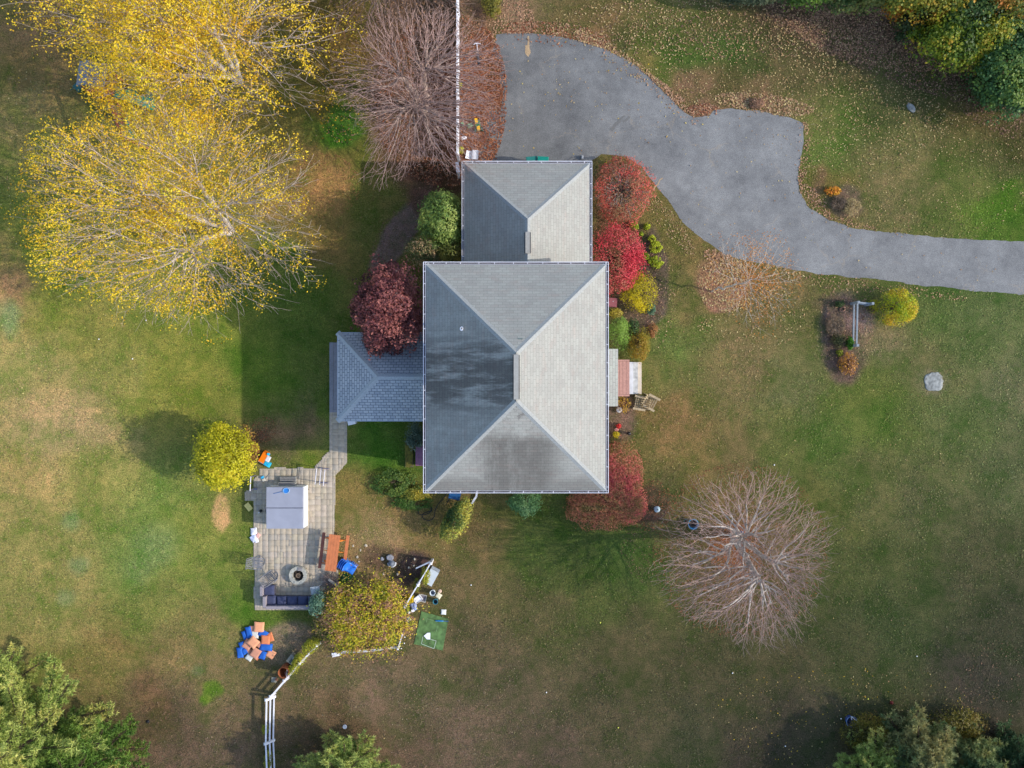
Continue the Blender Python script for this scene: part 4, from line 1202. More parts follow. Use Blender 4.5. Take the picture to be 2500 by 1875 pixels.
# picnic table
wood = mat('orange stained boards', (196, 116, 72), .75, .1, 6, bump=.1); woodd = mat('brown stained boards', (142, 86, 70), .8, .1, 6); woodo = mat('table frame orange', (224, 130, 48), .75, .1, 6)
c = at(812, 1350, .75)
pt = thing('picnic_table', 'orange-stained wooden picnic table with two attached benches', 'picnic table', (c.x, c.y, .0), math.radians(-7.2))
m_ = MB()
for k in range(4): m_.box((-.21 + k * .14, 0, .74), (.132, 1.80, .035))
m_.build('tabletop', wood, pt)
for s_, mm in ((-1, woodd), (1, wood)): MB().box((s_ * .60, 0, .45), (.155, 1.78, .04)).build('bench', mm, pt)
for yy in (-.62, .02, .62):
    m_ = MB(); m_.box((0, yy, .41), (1.28, .04, .05)); m_.build('crossbar', woodo, pt)
for yy in (-.58, .58):
    for s_ in (-1, 1): MB().bar((s_ * .48, yy, 0), (s_ * .16, yy, .72), .04, .08).build('leg', woodo, pt)
for yy in (-.6, .6): MB().box((0, yy + .045, .70), (.56, .04, .05)).build('top_batten', woodo, pt)
# blue stacked chairs
bl = mat('blue plastic', (38, 110, 206), .35, .08, 4)
c = at(850, 1384, .5)
def blue_chair(k, label):
    t = thing('plastic_chair', label, 'chair', (c.x + .10 * (k - 1.5) * math.cos(-.5), c.y + .10 * (k - 1.5) * math.sin(-.5), .0 + .045 * k), math.radians(-30), 'stacked blue plastic chairs')
    m_ = MB()
    n = 7
    for s_ in (0, 1):
        pass
    prof = [(.22, .36), (.0, .33), (-.16, .36), (-.24, .52), (-.29, .72)]
    vs, fs = [], []
    for i, (x, z) in enumerate(prof):
        for j in range(7):
            y = -.24 + .08 * j
            vs.append((x + .05 * (1 - abs(y) / .24) * (-1 if i > 2 else .3), y, z + (.03 * (abs(y) / .24) ** 2)))
    for i in range(len(prof) - 1):
        for j in range(6): fs.append((i * 7 + j, i * 7 + j + 1, i * 7 + j + 8, i * 7 + j + 7))
    m_.add(vs, fs)
    o = m_.build('shell', bl, t, smooth=True)
    o.modifiers.new('thick', 'SOLIDIFY').thickness = .02
    for sx in (-.18, .18):
        for sy in (-.21, .21): MB().bar((sx * 1.15, sy * 1.1, .0), (sx, sy, .35), .035).build('leg', bl, t)
for k, l in enumerate(('blue plastic chair at the bottom of the stack by the picnic table', 'blue plastic chair second up in the stack by the picnic table', 'blue plastic chair third up in the stack by the picnic table', 'blue plastic chair on top of the stack by the picnic table')): blue_chair(k, l)
# tarp, brushwood, plank, side table
def tarp(name, poly, m, h, label, cat, seed):
    c = np.mean([at(*p)[:2] for p in poly], 0)
    pts = [np.array(at(*p)[:2]) - c for p in poly]
    vs = [(0, 0, h)]; n = len(pts); fs = []
    K = 4
    for k in range(1, K + 1):
        for i in range(n):
            for s_ in (0, .5):
                p = pts[i] * (1 - s_) + pts[(i + 1) % n] * s_
                vs.append((p[0] * k / K, p[1] * k / K, max(.01, h * (1 - k / K) + R.uniform(-.03, .03) if k < K else .012)))
    M_ = 2 * n
    for i in range(M_): fs.append((0, 1 + i, 1 + (i + 1) % M_))
    for k in range(K - 1):
        for i in range(M_): fs.append((1 + k * M_ + i, 1 + (k + 1) * M_ + i, 1 + (k + 1) * M_ + (i + 1) % M_, 1 + k * M_ + (i + 1) % M_))
    o = MB().add(vs, fs).build(name, m, loc=(c[0], c[1], 0), smooth=True)
    return tag(o, label, cat)
tarp('tarp', [(829, 1423), (834, 1404), (842, 1398), (858, 1402), (864, 1408), (846, 1420), (832, 1427)], mat('green tarp', (30, 88, 42), .6, .15, 8), .28, 'dark green tarp between the brushwood and the blue chairs', 'tarp', 3)
c = at(806, 1415)
m_ = MB()
for k in range(60):
    a = R.uniform(0, 6.28); r_ = R.uniform(.1, .42); x, y = R.gauss(0, .13), R.gauss(0, .13)
    z1, z2 = R.uniform(.02, .2), R.uniform(.02, .3)
    m_.tube([(x - r_ * math.cos(a), y - r_ * math.sin(a), z1), (x + .05, y, (z1 + z2) / 2 + .05), (x + r_ * math.cos(a), y + r_ * math.sin(a), z2)], R.uniform(.006, .016), 5)
tag(m_.build('brushwood', mat('dry sticks', (140, 124, 116), .9, .3, 9), loc=(c.x, c.y, PAVE)), 'tangled heap of dry sticks beside the fire pit', 'brushwood')
c = at(816, 1423, .25); tag(MB().box((0, 0, 0), (.66, .12, .045)).build('plank', mat('weathered plank', (176, 164, 150), .85, .15, 10), loc=(c.x, c.y, .32), rz=math.radians(-36)), 'short weathered plank lying on the brushwood heap', 'plank')
c = at(770, 1441, .45)
t = thing('side_table', 'white metal side table half under the blue-green shrub', 'table', (c.x, c.y, PAVE), .15)
m_ = MB(); m_.tube([(-.22, -.18, .45), (.22, -.18, .45), (.22, .18, .45), (-.22, .18, .45)], .018, 6, True); m_.box((0, 0, .45), (.42, .34, .012)); m_.build('tabletop', mat('pale frosted top', (168, 176, 180), .3), t)
for sx in (-.21, .21):
    for sy in (-.17, .17): MB().tube([(sx, sy, 0), (sx, sy, .44)], .014, 6).build('leg', steel, t)

# ------------------------------------------------------------------ cushion heap on the lawn
TC = [mat('terracotta cloth', (226, 158, 118), .9, .06, 5), mat('dusky terracotta cloth', (196, 138, 112), .9, .06, 5), mat('orange terracotta cloth', (214, 128, 84), .9, .06, 5)]
BC = mat('royal blue cloth', (34, 98, 186), .85, .1, 7); WC = mat('off white cloth', (204, 204, 196), .9, .06, 5)
CU = [ # zoom x, y, w, h, rot, colour, z, height, label
 (410,415,120,110,0,TC[1],.03,.09,'terracotta cushion tucked beneath the topmost northern one of the heap'),
 (455,520,130,130,0,WC,.05,.10,'off-white cushion in the upper middle of the heap'),
 (345,480,100,200,14,BC,.06,.16,'long blue pillow on the upper left of the heap'),
 (268,530,80,150,22,BC,.0,.15,'narrow blue pillow outermost at the upper left of the heap'),
 (600,505,170,130,-30,BC,.02,.16,'blue pillow under the orange cushions at the upper right'),
 (735,560,100,160,18,TC[2],.05,.08,'orange-terracotta cushion tilted at the right edge of the heap'),
 (647,610,155,155,-3,TC[2],.16,.08,'orange-terracotta square cushion leaning at the right of the heap'),
 (325,695,150,170,-33,TC[1],.10,.08,'dusky terracotta cushion under the big central one'),
 (525,690,90,110,-33,TC[1],.10,.08,'small visible corner of a terracotta cushion right of the central one'),
 (650,745,230,130,-5,BC,.05,.18,'big blue pillow at the right of the heap'),
 (222,715,100,130,20,BC,.0,.14,'blue pillow half hidden at the left of the heap'),
 (183,845,108,185,8,BC,.0,.16,'blue pillow lying apart at the lower left of the heap'),
 (275,815,110,110,30,BC,.0,.14,'blue pillow under the lower left cushions of the heap'),
 (340,800,100,80,-30,TC[1],.06,.07,'terracotta cushion edge showing at the lower left'),
 (465,850,155,180,-33,TC[1],.17,.09,'dusky terracotta cushion in the lower middle of the heap'),
 (352,925,125,115,-34,WC,.0,.10,'off-white cushion at the bottom of the heap'),
 (592,890,120,150,-20,BC,.0,.16,'blue pillow at the bottom right of the heap'),
 (742,865,150,150,-33,TC[0],.03,.09,'terracotta cushion lying apart at the lower right'),
 (490,940,70,70,-33,TC[2],.0,.07,'orange-terracotta corner peeping out at the bottom'),
 (530,380,178,178,-4,TC[0],.13,.09,'terracotta square cushion northernmost in the heap'),
 (425,655,176,176,-42,TC[0],.27,.09,'terracotta square cushion topmost in the middle of the heap')]
for (zx, zy, w, h, ro, m, z, hh, lab) in CU:
    c = at(560 + zx / 7.3733, 1480 + zy / 7.3733, z + hh)
    blue = m is BC
    o = MB().pillow(w / 7.3733 * S * 1.03, h / 7.3733 * S * 1.03, hh, 9, None, .5 if blue else .12, .01 if blue else .0).build('cushion', m, smooth=True, loc=(c.x, c.y, z), rz=math.radians(ro))
    if not blue: o.rotation_euler.x = R.uniform(-.06, .06); o.rotation_euler.y = R.uniform(-.06, .06)
    tag(o, lab, 'cushion', 'cushions heaped on the lawn')

# ------------------------------------------------------------------ white fences
vin = mat('white vinyl fence', (222, 222, 228), .4, .07, 5)
def rail_fence(label, pts, zs, post_h, lean=(0, 0), w=.045, h=.14, rail=None, m=None, name='rail_fence', caps=True, pw=.11, close=False):
    m = m or vin
    P = [at(*p) for p in pts]
    o = P[0]
    t = thing(name, label, 'fence', (o.x, o.y, 0))
    for p in P:
        lx, ly = lean
        b = MB(); b.bar((p.x - o.x, p.y - o.y, 0), (p.x - o.x + lx, p.y - o.y + ly, post_h), pw)
        po = b.build('post', m, t)
        if caps: MB().box((p.x - o.x + lx, p.y - o.y + ly, post_h + .025), (pw + .03, pw + .03, .05), taper=.35).build('post_cap', m, po)
    for a, b in zip(P[:-1], P[1:]):
        d = (b - a).normalized() * (pw / 2 + .002)
        for z in zs:
            k_ = z / post_h; MB().bar((a.x - o.x + d.x + lean[0] * k_, a.y - o.y + d.y + lean[1] * k_, z), (b.x - o.x - d.x + lean[0] * k_, b.y - o.y - d.y + lean[1] * k_, z), w, h).build('rail', m, t)
    return t
rail_fence('white rail fence running diagonally from the hydrangea past the rusty barrel', [(782, 1570), (741, 1613), (704, 1655), (671, 1693)], (.15, .38, .58), .64, h=.08, lean=(-.06, .06))
rail_fence('white rail fence running to the bottom edge of the picture', [(672, 1700), (670, 1806), (674, 1900)], (.07, .28, .5), .54, h=.05, w=.07, lean=(-.32, 0))
f3 = rail_fence('weathered white rail fence between the hydrangea and the storage box', [(1056, 1366), (1025, 1418), (994, 1470)], (.35, .85), 1.0, h=.1, w=.05)
a = at(1056, 1366); b = at(1022, 1385)
tag(MB().bar((0, 0, .62), (b.x - a.x, b.y - a.y, .30), .05, .14).bar((0, .03, .95), (b.x - a.x + .03, b.y - a.y + .07, .62), .05, .1).build('gate_rail', vin, loc=(a.x - .08, a.y + .02, 0)), 'loose white fence rails leaning from the fence end into the dug bed', 'fence rail')
rail_fence('low white fence on the right edge of the hydrangea', [(988, 1534), (975, 1576)], (.25, .6), .65, h=.07, w=.04, caps=False, pw=.08)
rail_fence('white fence scraps along the bottom of the hydrangea', [(972, 1575), (905, 1584), (836, 1588)], (.2, .42), .45, h=.06, w=.04, caps=False, pw=.07)
# tall white fence north of the garage
pts = [(1117 - 133 * 0.0 + .6, y) for y in (-30, 40, 110, 180, 250, 320, 392)]
P = [at(1120.5, p[1]) for p in pts]
nf = thing('board_fence', 'white board fence running north from the garage under the bare tree', 'fence', (P[-1].x, P[-1].y, 0))
o = P[-1]
for p in P:
    po = MB().box((p.x - o.x, p.y - o.y, .72), (.12, .12, 1.44)).build('post', vin, nf)
    MB().box((p.x - o.x, p.y - o.y, 1.47), (.15, .15, .06), taper=.35).build('post_cap', vin, po)
for a, b in zip(P[:-1], P[1:]):
    m_ = MB(); m_.bar((a.x - o.x, a.y - o.y - .062, .7), (b.x - o.x, b.y - o.y + .062, .7), .04, 1.2); m_.build('panel', vin, nf)
    m_ = MB(); m_.bar((a.x - o.x, a.y - o.y - .062, 1.345), (b.x - o.x, b.y - o.y + .062, 1.345), .09, .085); m_.build('top_rail', vin, nf)
c = at(1116.5, 414, 1.0); tag(MB().box((0, 0, .75), (.1, .46, 1.3)).box((.045, 0, 1.43), (.16, .5, .05)).build('gate', vin, loc=(c.x, c.y, 0), rz=math.radians(9)), 'small white gate leaf standing open by the garage corner', 'gate')

# ------------------------------------------------------------------ storage box, trays, buckets, batting mat
gb = mat('pale grey resin', (188, 196, 200), .5, .05, 4)
c = at(1053.6, 1408, .5)
t = thing('storage_box', 'pale grey storage box standing beside the white fence end', 'storage box', (c.x, c.y, 0), math.radians(61.5))
MB().box((0, 0, .23), (.80, .42, .46)).build('body', mat('grey resin side', (140, 146, 152), .5), t)
MB().box((-.05, 0, .485), (.78, .46, .05), taper=.97).build('lid', gb, t)
MB().box((.40, 0, .44), (.14, .44, .05), ry=.5).build('lid_flap', mat('grey resin side', (140, 146, 152)), t)
c = at(1021, 1461)
t = thing('tray', 'white plastic tray lying by the fence', 'tray', (c.x, c.y, 0), math.radians(36))
m_ = MB(); m_.box((0, 0, .1), (.40, .29, .2)); m_.build('base', WHITE, t)
m_ = MB(); m_.box((.0, .14, .215), (.40, .02, .03)); m_.box((0, -.14, .215), (.40, .02, .03)); m_.box((.19, 0, .215), (.02, .26, .03)); m_.box((-.19, 0, .215), (.02, .26, .03)); m_.build('rim', mat('tray rim', (196, 198, 204), .5), t)
c = at(1033, 1460)
t = thing('window_screen', 'dark mesh window screen in a pale frame beside the white tray', 'screen', (c.x, c.y, 0), math.radians(-12))
m_ = MB()
for s_ in (-1, 1): m_.box((s_ * .15, 0, .05), (.03, .36, .03)); m_.box((0, s_ * .17, .051), (.27, .03, .03))
m_.build('frame', mat('screen frame', (176, 172, 164), .6), t); MB().box((0, 0, .045), (.27, .31, .008)).build('mesh', mat('screen mesh', (96, 92, 100), .8), t)
def bucket(label, px, py, r, h, mo, mi, name='bucket'):
    c = at(px, py, h)
    t = thing(name, label, 'bucket', (c.x, c.y, 0))
    MB().lathe([(r * .8, 0), (r, h), (r * .9, h), (r * .72, .02)], 20).build('wall', mo, t, smooth=True)
    MB().lathe([(0, h * .45), (r * .84, h * .45)], 20).build('contents', mi, t)
    MB().tube([(r * math.cos(a), r * math.sin(a), h + .004) for a in np.linspace(0, 2 * PI, 21)[:-1]], .012, 5, True).build('rim', mo, t)
    MB().tube([(r, 0, h - .02), (r * .7, r * .75, h - .01), (0, r * 1.08, h - .02), (-r * .7, r * .75, h - .01), (-r, 0, h - .02)], .006, 5).build('handle', mat('wire', (150, 150, 150), .4), t)
    return t
bucket('white bucket of grey water next to the cream pad', 1056, 1448, .135, .34, mat('white bucket', (206, 214, 216), .45), mat('grey water', (100, 104, 116), .2))
bucket('dark teal bucket below the cream pad', 1063, 1469.5, .125, .34, mat('teal bucket', (44, 112, 128), .45), mat('dark water', (20, 32, 42), .2))
c = at(1070, 1457.6, .3); tag(MB().pillow(.27, .27, .07, 8, None, .12).build('pad', mat('cream pad', (214, 206, 178), .8, .06), smooth=True, loc=(c.x, c.y, .0), rz=math.radians(-35)), 'cream square pad between the two buckets', 'pad')
c = at(1074, 1443); tag(MB().lathe([(.0, .05), (.06, .06), (.09, .03), (.095, .0)], 14).build('flower_pot_saucer', mat('shell tan', (206, 176, 156), .7, .25, 20), loc=(c.x, c.y, 0), smooth=True), 'round tan saucer above the cream pad', 'saucer')
c = at(1083, 1493.7); tag(MB().pillow(.26, .26, .07, 8, None, .1).build('base_bag', mat('white base', (222, 222, 214), .7, .05), smooth=True, loc=(c.x, c.y, .0), rz=math.radians(-3)), 'white square base bag at the upper corner of the green mat', 'base')
# mat
po = [at(1029, 1492), at(1095, 1510.5), at(1081, 1588), at(1010.6, 1572)]
c = sum(po, Vector()) / 4
bm = thing('batting_mat', 'green artificial turf batting mat with white lines', 'mat', (c.x, c.y, 0))
m_ = MB().prism([(p.x - c.x, p.y - c.y) for p in po[::-1]], .004, .03); m_.build('turf', mat('mat green', (88, 118, 68), .95, .35, 3.5, bump=.3), bm)
ln_ = MB(); zq = .034
for pq in (([(1032.6, 1469.0 + 83)], ), ):
    pass
def zpt(x, y): v = at(960 + x / 5.925, 1320 + y / 5.925); return (v.x - c.x, v.y - c.y, zq)
for a, b in (((430, 1385), (410, 1490)), ((410, 1490), (590, 1560)), ((590, 1560), (622, 1447)), ((622, 1447), (540, 1425))): ln_.bar(zpt(*a), zpt(*b), .02, .003)
ln_.build('line', mat('mat line', (186, 196, 180), .8), bm)
l2 = MB()
for a, b in (((490, 1125), (480, 1180)), ((490, 1125), (640, 1170)), ((640, 1230), (625, 1310))): l2.bar(zpt(*a), zpt(*b), .018, .003)
l2.build('faded_line', mat('faded line', (122, 150, 104), .9), bm)
hpz = [zpt(495, 1328), zpt(537, 1328), zpt(537, 1425), zpt(487, 1422), zpt(443, 1373)]
hc = Vector(np.mean(hpz, 0))
tag(MB().prism([(p[0] - hc.x, p[1] - hc.y) for p in hpz[::-1]], 0, .03).build('home_plate', mat('plate white', (226, 228, 236), .6, .04), loc=(c.x + hc.x, c.y + hc.y, .031)), 'white five-sided home plate on the green mat', 'home plate')
a = at(1063, 1514.5); b = at(1095, 1516)
t = thing('baseball_bat', 'blue baseball bat lying across the green mat', 'bat', (a.x, a.y, .06), math.atan2(b.y - a.y, b.x - a.x))
L_ = (b - a).length
MB().tube([(0, 0, 0), (.02, 0, 0), (L_ * .5, 0, 0), (L_ * .62, 0, 0)], [.02, .034, .032, .02], 10).build('barrel', mat('bat blue', (36, 126, 190), .35), t, smooth=True)
MB().tube([(L_ * .62, 0, 0), (L_ * .97, 0, 0), (L_ * .98, 0, 0), (L_, 0, 0)], [.019, .015, .024, .024], 8).build('grip', mat('bat grip', (54, 92, 150), .6), t)
bag = mat('blue plastic bag', (136, 150, 190), .4, .25, 12); bag2 = mat('slate plastic bag', (104, 138, 158), .4, .2, 12)
o = rag(.3, .42, .16, (*at(1010, 1480)[:2], 0), .4, bag, None, 11, 'plastic_bag'); tag(o, 'crumpled blue and white plastic bag against the fence below the tray', 'bag')
o = rag(.2, .3, .14, (*at(994, 1511)[:2], 0), -.3, bag2, None, 13, 'plastic_bag'); tag(o, 'slate-blue bag at the right edge of the hydrangea', 'bag')
c = at(1008, 1490); tag(MB().box((0, 0, .06), (.15, .13, .12), taper=.9).build('carton', WHITE, loc=(c.x, c.y, 0), rz=.2), 'small white carton just below the blue bag', 'carton')
c = at(998.5, 1495); tag(MB().box((0, 0, .04), (.12, .11, .08), taper=.6).build('paper_cup', WHITE, loc=(c.x, c.y, 0), rz=.8), 'tiny white paper scrap left of the carton', 'scrap')
# white mailer at the fence
c = at(817, 1598)
t = thing('yard_sign', 'flattened white plastic sheet with a stick, below the hydrangea', 'plastic sheet', (c.x, c.y, 0), .15)
for k in range(3): MB().box((-.06 + k * .13, .01 * k, .04 + .015 * k), (.15, .2, .02), rx=.12 * k - .1, rz=.15 * k).build('sheet', WHITE, t)
MB().tube([(-.14, 0, .02), (-.42, -.06, .015)], .008, 5).build('stick', mat('dry sticks', (140, 124, 116)), t)
# concrete block, barrel, board by the diagonal fence
c = at(714, 1613, .45)
t = thing('outdoor_stove', 'grey concrete block with a dark grate on top beside the barrel', 'block', (c.x, c.y, 0), math.radians(-37))
MB().box((0, 0, .22), (.5, .42, .44)).build('block', mat('old concrete', (138, 136, 124), .9, .15, 8, bump=.3), t)
m_ = MB(); m_.box((.02, -.05, .447), (.26, .2, .012)); m_.build('grate', mat('dark grate', (74, 84, 84), .8, .2, 12), t)
MB().tube([(-.06, .13, .46), (-.0, .16, .47), (.03, .12, .46)], .012, 5).build('hook', WHITE, t)
c = at(691.5, 1643, .88)
t = thing('burn_barrel', 'rusty steel burn barrel with pale sticks inside', 'barrel', (c.x, c.y, 0))
rust = mat('rusty steel', (138, 76, 42), .85, .35, 7)
MB().lathe([(.255, 0), (.262, .28), (.27, .29), (.262, .30), (.262, .58), (.27, .59), (.262, .6), (.262, .86), (.272, .88), (.25, .88), (.248, .3), (.0, .28)], 28).build('drum', rust, t, smooth=True)
m_ = MB()
for k in range(5): a = k * .5 - 1.2; m_.tube([(.05 * k - .05, -.1, .4), (.16 + .03 * math.cos(a), -.02 + .08 * k - .16, .9)], .018, 5)
m_.build('stick', mat('pale stick', (190, 184, 186), .8), t)
c = at(669.5, 1659); tag(MB().box((0, 0, .03), (.26, .25, .05)).build('paving_slab', mat('old concrete', (138, 136, 124)), loc=(c.x, c.y, 0), rz=-.05), 'small grey slab beside the foot of the barrel', 'slab')
c = at(675, 1656); tag(MB().box((0, 0, .05), (.14, .06, .03), rz=.8).box((.03, -.06, .05), (.1, .05, .03), rz=.3).build('brick_scrap', mat('brick scrap', (164, 104, 84), .9, .2), loc=(c.x, c.y, .03)), 'broken red brick bits on the small slab', 'brick')
# dug bed: stone, basin
def boulder(label, px, py, rx, ry, h, m, seed, rz=0, name='boulder', zb=-.05):
    c = at(px, py, h * .5)
    n1, n2 = 22, 12
    vs, fs = [], []
    for i in range(n2 + 1):
        th = (PI / 2) * i / n2
        for k in range(n1):
            a = 2 * PI * k / n1
            d = np.array([[math.cos(a) * math.cos(th), math.sin(a) * math.cos(th), math.sin(th)]])
            q = .45 + 1.1 * fbm(d * 1.5 + 5, seed)[0]
            flat = min(math.sin(th) * 1.35, 1.0)
            vs.append((rx * S * q * math.cos(a) * math.cos(th) ** .6, ry * S * q * math.sin(a) * math.cos(th) ** .6, h * flat * (.85 + .3 * (q - 1)) + zb))
    for i in range(n2):
        for k in range(n1): fs.append((i * n1 + k, i * n1 + (k + 1) % n1, (i + 1) * n1 + (k + 1) % n1, (i + 1) * n1 + k))
    o = MB().add(vs, fs).build(name, m, smooth=True, loc=(c.x, c.y, 0), rz=rz)
    return tag(o, label, 'rock')
granite = mat('granite', (140, 142, 138), .9, .3, 7, bump=.5); greyst = mat('grey stone', (138, 140, 148), .9, .2, 8, bump=.3)
boulder('broad flat pale granite rock in the right-hand lawn', 2279, 932, 25, 22, .10, granite, 21)
boulder('small pale rock in the leafy upper right lawn', 2225, 262, 8, 13, .16, granite, 23, .5)
boulder('grey stone standing at the edge of the dug bed', 951, 1362, 9, 8, .3, greyst, 25)
boulder('small grey stone left of the larger one in the dug bed', 933, 1365, 5, 5, .14, greyst, 27)
c = at(957, 1374)
t = thing('stone_basin', 'grey basin with a white rim beside the grey stone', 'basin', (c.x, c.y, 0))
MB().lathe([(0, .0), (.12, .0), (.17, .16), (.11, .26), (0, .3)], 16).build('bowl', mat('slate bowl', (104, 112, 124), .6, .15, 8), t, smooth=True)
MB().tube([(.19 * math.cos(a), .17 * math.sin(a) - .02, .05) for a in np.linspace(PI * .95, PI * 2.1, 12)], .035, 6).build('rim', mat('chalky rim', (206, 208, 212), .7), t)
pebble = mat('pebble', (196, 184, 164), .9, .2, 10)
for k, (x, y) in enumerate(((862, 1333), (880, 1343), (893, 1332), (936, 1401), (970, 1402), (998, 1386), (1010, 1381), (1012, 1365), (876, 1371), (872, 1360))):
    o = boulder('pale pebble lying in the bare soil by the dug bed', x, y, R.uniform(2, 3.6), R.uniform(2, 3.2), .06, pebble, 40 + k, name='pebble', zb=-.01); o['group'] = 'pebbles in the dug bed'

# ------------------------------------------------------------------ driveway side
gm = mat('teal plastic', (14, 128, 112), .4, .06, 5); gm2 = mat('dark teal plastic', (38, 116, 108), .45, .08, 5)
for (px, lab, mm, hh, rz) in ((1325, 'bright teal wheeled bin standing by the garage', gm, 1.1, -.06), (1299, 'duller teal wheeled bin leaning left of the bright one', gm2, 1.02, .1)):
    c = at(px, 388, hh)
    t = thing('wheeled_bin', lab, 'bin', (c.x, c.y - .20, 0), rz, 'wheeled bins at the garage')
    MB().box((0, 0, hh / 2), (.46, .5, hh - .1), taper=1.12).build('body', mm, t)
    MB().box((0, .02, hh - .01), (.55, .62, .06), rx=.05, taper=.92).build('lid', mm, t)
    for s_ in (-1, 1):
        w_ = MB(); M_ = Matrix.Translation((s_ * .27, -.24, .1)) @ Matrix.Rotation(PI / 2, 4, 'Y'); w_.add([(.1 * math.cos(a), .1 * math.sin(a), z) for z in (-.025, .025) for a in np.linspace(0, 2 * PI, 13)[:-1]], [tuple(range(11, -1, -1)), tuple(range(12, 24))] + [(k, (k + 1) % 12, 12 + (k + 1) % 12, 12 + k) for k in range(12)], M_)
        w_.build('wheel', mat('black plastic', (26, 26, 30)), t)
    MB().tube([(-.2, -.3, hh - .06), (.2, -.3, hh - .06)], .016, 6).build('handle', mm, t)
c = at(1422, 384.5, .1); tag(MB().box((0, 0, .1), (.12, .2, .2), taper=.8).box((0, 0, .205), (.05, .16, .012)).build('downspout_shoe', mat('grey pvc', (170, 170, 170), .5), loc=(c.x, c.y, 0)), 'pale grey drain piece by the garage door corner', 'drain')
c = at(1152, 379)
t = thing('folding_table', 'white folded plastic table lying in the leaves by the garage', 'folding table', (c.x, c.y, 0), math.radians(-4))
MB().box((-.14, -.02, .10), (.32, .4, .03), ry=.35, rz=-.1).build('panel', WHITE, t, label='sloping left half of the table')
MB().box((.18, .0, .16), (.30, .46, .03), ry=-.2).build('panel', WHITE, t)
m_ = MB(); m_.bar((.02, -.22, .17), (.02, .22, .17), .05, .04); m_.bar((.31, -.22, .2), (.31, .22, .2), .04, .04); m_.build('hinge', mat('hinge grey', (150, 150, 160), .5), t)
o = rag(.26, .2, .12, (*at(1133, 337)[:2], 0), .2, mat('white cloth', (226, 224, 230)), None, 31, 'paper_bag'); tag(o, 'crumpled white bag in the red leaves beside the fence', 'bag')
c = at(1166, 308)
t = thing('ride_on_toy', 'yellow and green ride-on toy tractor in the red leaves', 'toy', (c.x, c.y, 0), math.radians(10))
MB().box((-.03, .20, .18), (.16, .3, .2), taper=.8).build('hood', mat('toy yellow', (244, 184, 22), .4), t)
MB().box((.02, -.16, .22), (.16, .22, .12), taper=.8).build('seat', mat('toy yellow', (244, 184, 22)), t)
MB().box((.02, -.02, .1), (.28, .5, .1), taper=.9).build('chassis', mat('toy green', (34, 108, 78), .4), t)
for sx, sy, r_ in ((-.16, -.22, .11), (.2, -.22, .11), (-.12, .25, .07), (.12, .25, .07)):
    w_ = MB(); M_ = Matrix.Translation((sx, sy, r_)) @ Matrix.Rotation(PI / 2, 4, 'Y'); w_.add([(r_ * math.cos(a), r_ * math.sin(a), z) for z in (-.03, .03) for a in np.linspace(0, 2 * PI, 13)[:-1]], [tuple(range(11, -1, -1)), tuple(range(12, 24))] + [(k, (k + 1) % 12, 12 + (k + 1) % 12, 12 + k) for k in range(12)], M_)
    w_.build('wheel', mat('toy wheel green', (46, 96, 88), .5), t)
c = at(1147, 307); o = rag(.3, .22, .2, (c.x, c.y, 0), .4, mat('sage plastic', (122, 148, 116), .6, .15, 8), None, 33, 'garden_sack'); tag(o, 'sage green sack left of the toy tractor', 'sack')
c = at(1129, 303); o = rag(.14, .24, .1, (c.x, c.y, 0), .4, mat('mint plastic', (122, 170, 128), .6, .15, 8), None, 34, 'garden_sack'); tag(o, 'small mint green scrap of plastic next to the fence', 'plastic scrap')
a = at(1164, 107); b = at(1170, 160)
t = thing('kick_scooter', 'kick scooter with white handlebar lying in the red leaves', 'scooter', (a.x, a.y, 0), math.atan2(b.y - a.y, b.x - a.x))
m_ = MB(); m_.tube([(.0, 0, .07), (.38, .0, .06)], .02, 6); m_.build('stem', steel, t)
MB().tube([(.05, -.17, .08), (.0, -.06, .08), (.0, .06, .08), (.06, .19, .08)], .02, 6).build('handlebar', steel, t)
MB().box((.68, 0, .06), (.6, .11, .03)).build('deck', mat('black deck', (64, 62, 66), .7), t)
for xx in (.36, 1.02):
    w_ = MB(); w_.lathe([(.0, .0), (.07, .0), (.07, .03), (.0, .03)], 12, (xx, .0, .02)); w_.build('wheel', mat('black plastic', (26, 26, 30)), t)

# ------------------------------------------------------------------ east side
c = at(1496, 738, .5)
t = thing('deck_box', 'maroon lidded box against the east wall under the gutter', 'box', (c.x, c.y, 0), -.08)
MB().box((0, 0, .22), (.40, .42, .44), taper=1.05).build('body', mat('maroon resin', (112, 58, 66), .6, .1, 8), t)
m_ = MB(); m_.box((0, 0, .465), (.44, .46, .05), taper=.94); m_.build('lid', mat('maroon lid', (132, 74, 78), .5, .1, 8), t)
MB().lathe([(0, .5), (.03, .5), (.03, .485)], 10, (.02, .05, .0)).build('knob', mat('knob grey', (170, 150, 150), .5), t)
tk = mat('weathered teak', (168, 150, 120), .8, .15, 10)
def adirondack(label, px, py, rz):
    c = at(px, py, .4)
    t = thing('garden_chair', label, 'chair', (c.x, c.y, 0), rz, 'wooden chairs by the front steps')
    m_ = MB()
    for k in range(5): m_.box((.20 - k * .1, 0, .36 - .035 * k), (.062, .50, .02), ry=-.3)
    m_.build('seat', tk, t)
    m_ = MB()
    for k in range(5): m_.bar((-.22, -.2 + k * .1, .24), (-.44, -.23 + k * .115, .84 - .03 * abs(k - 2)), .066, .02)
    m_.bar((-.30, -.26, .46), (-.30, .26, .46), .04, .05)
    m_.build('backrest', tk, t)
    for s_ in (-1, 1):
        MB().box((.0, s_ * .31, .56), (.62, .11, .022)).build('armrest', tk, t)
        MB().bar((.24, s_ * .30, 0), (.24, s_ * .30, .545), .05, .09).build('leg', tk, t)
        MB().bar((.24, s_ * .26, .36), (-.48, s_ * .26, .02), .03, .1).build('leg', tk, t)
adirondack('weathered wooden garden chair nearest the porch steps', 1562, 984, math.radians(170))
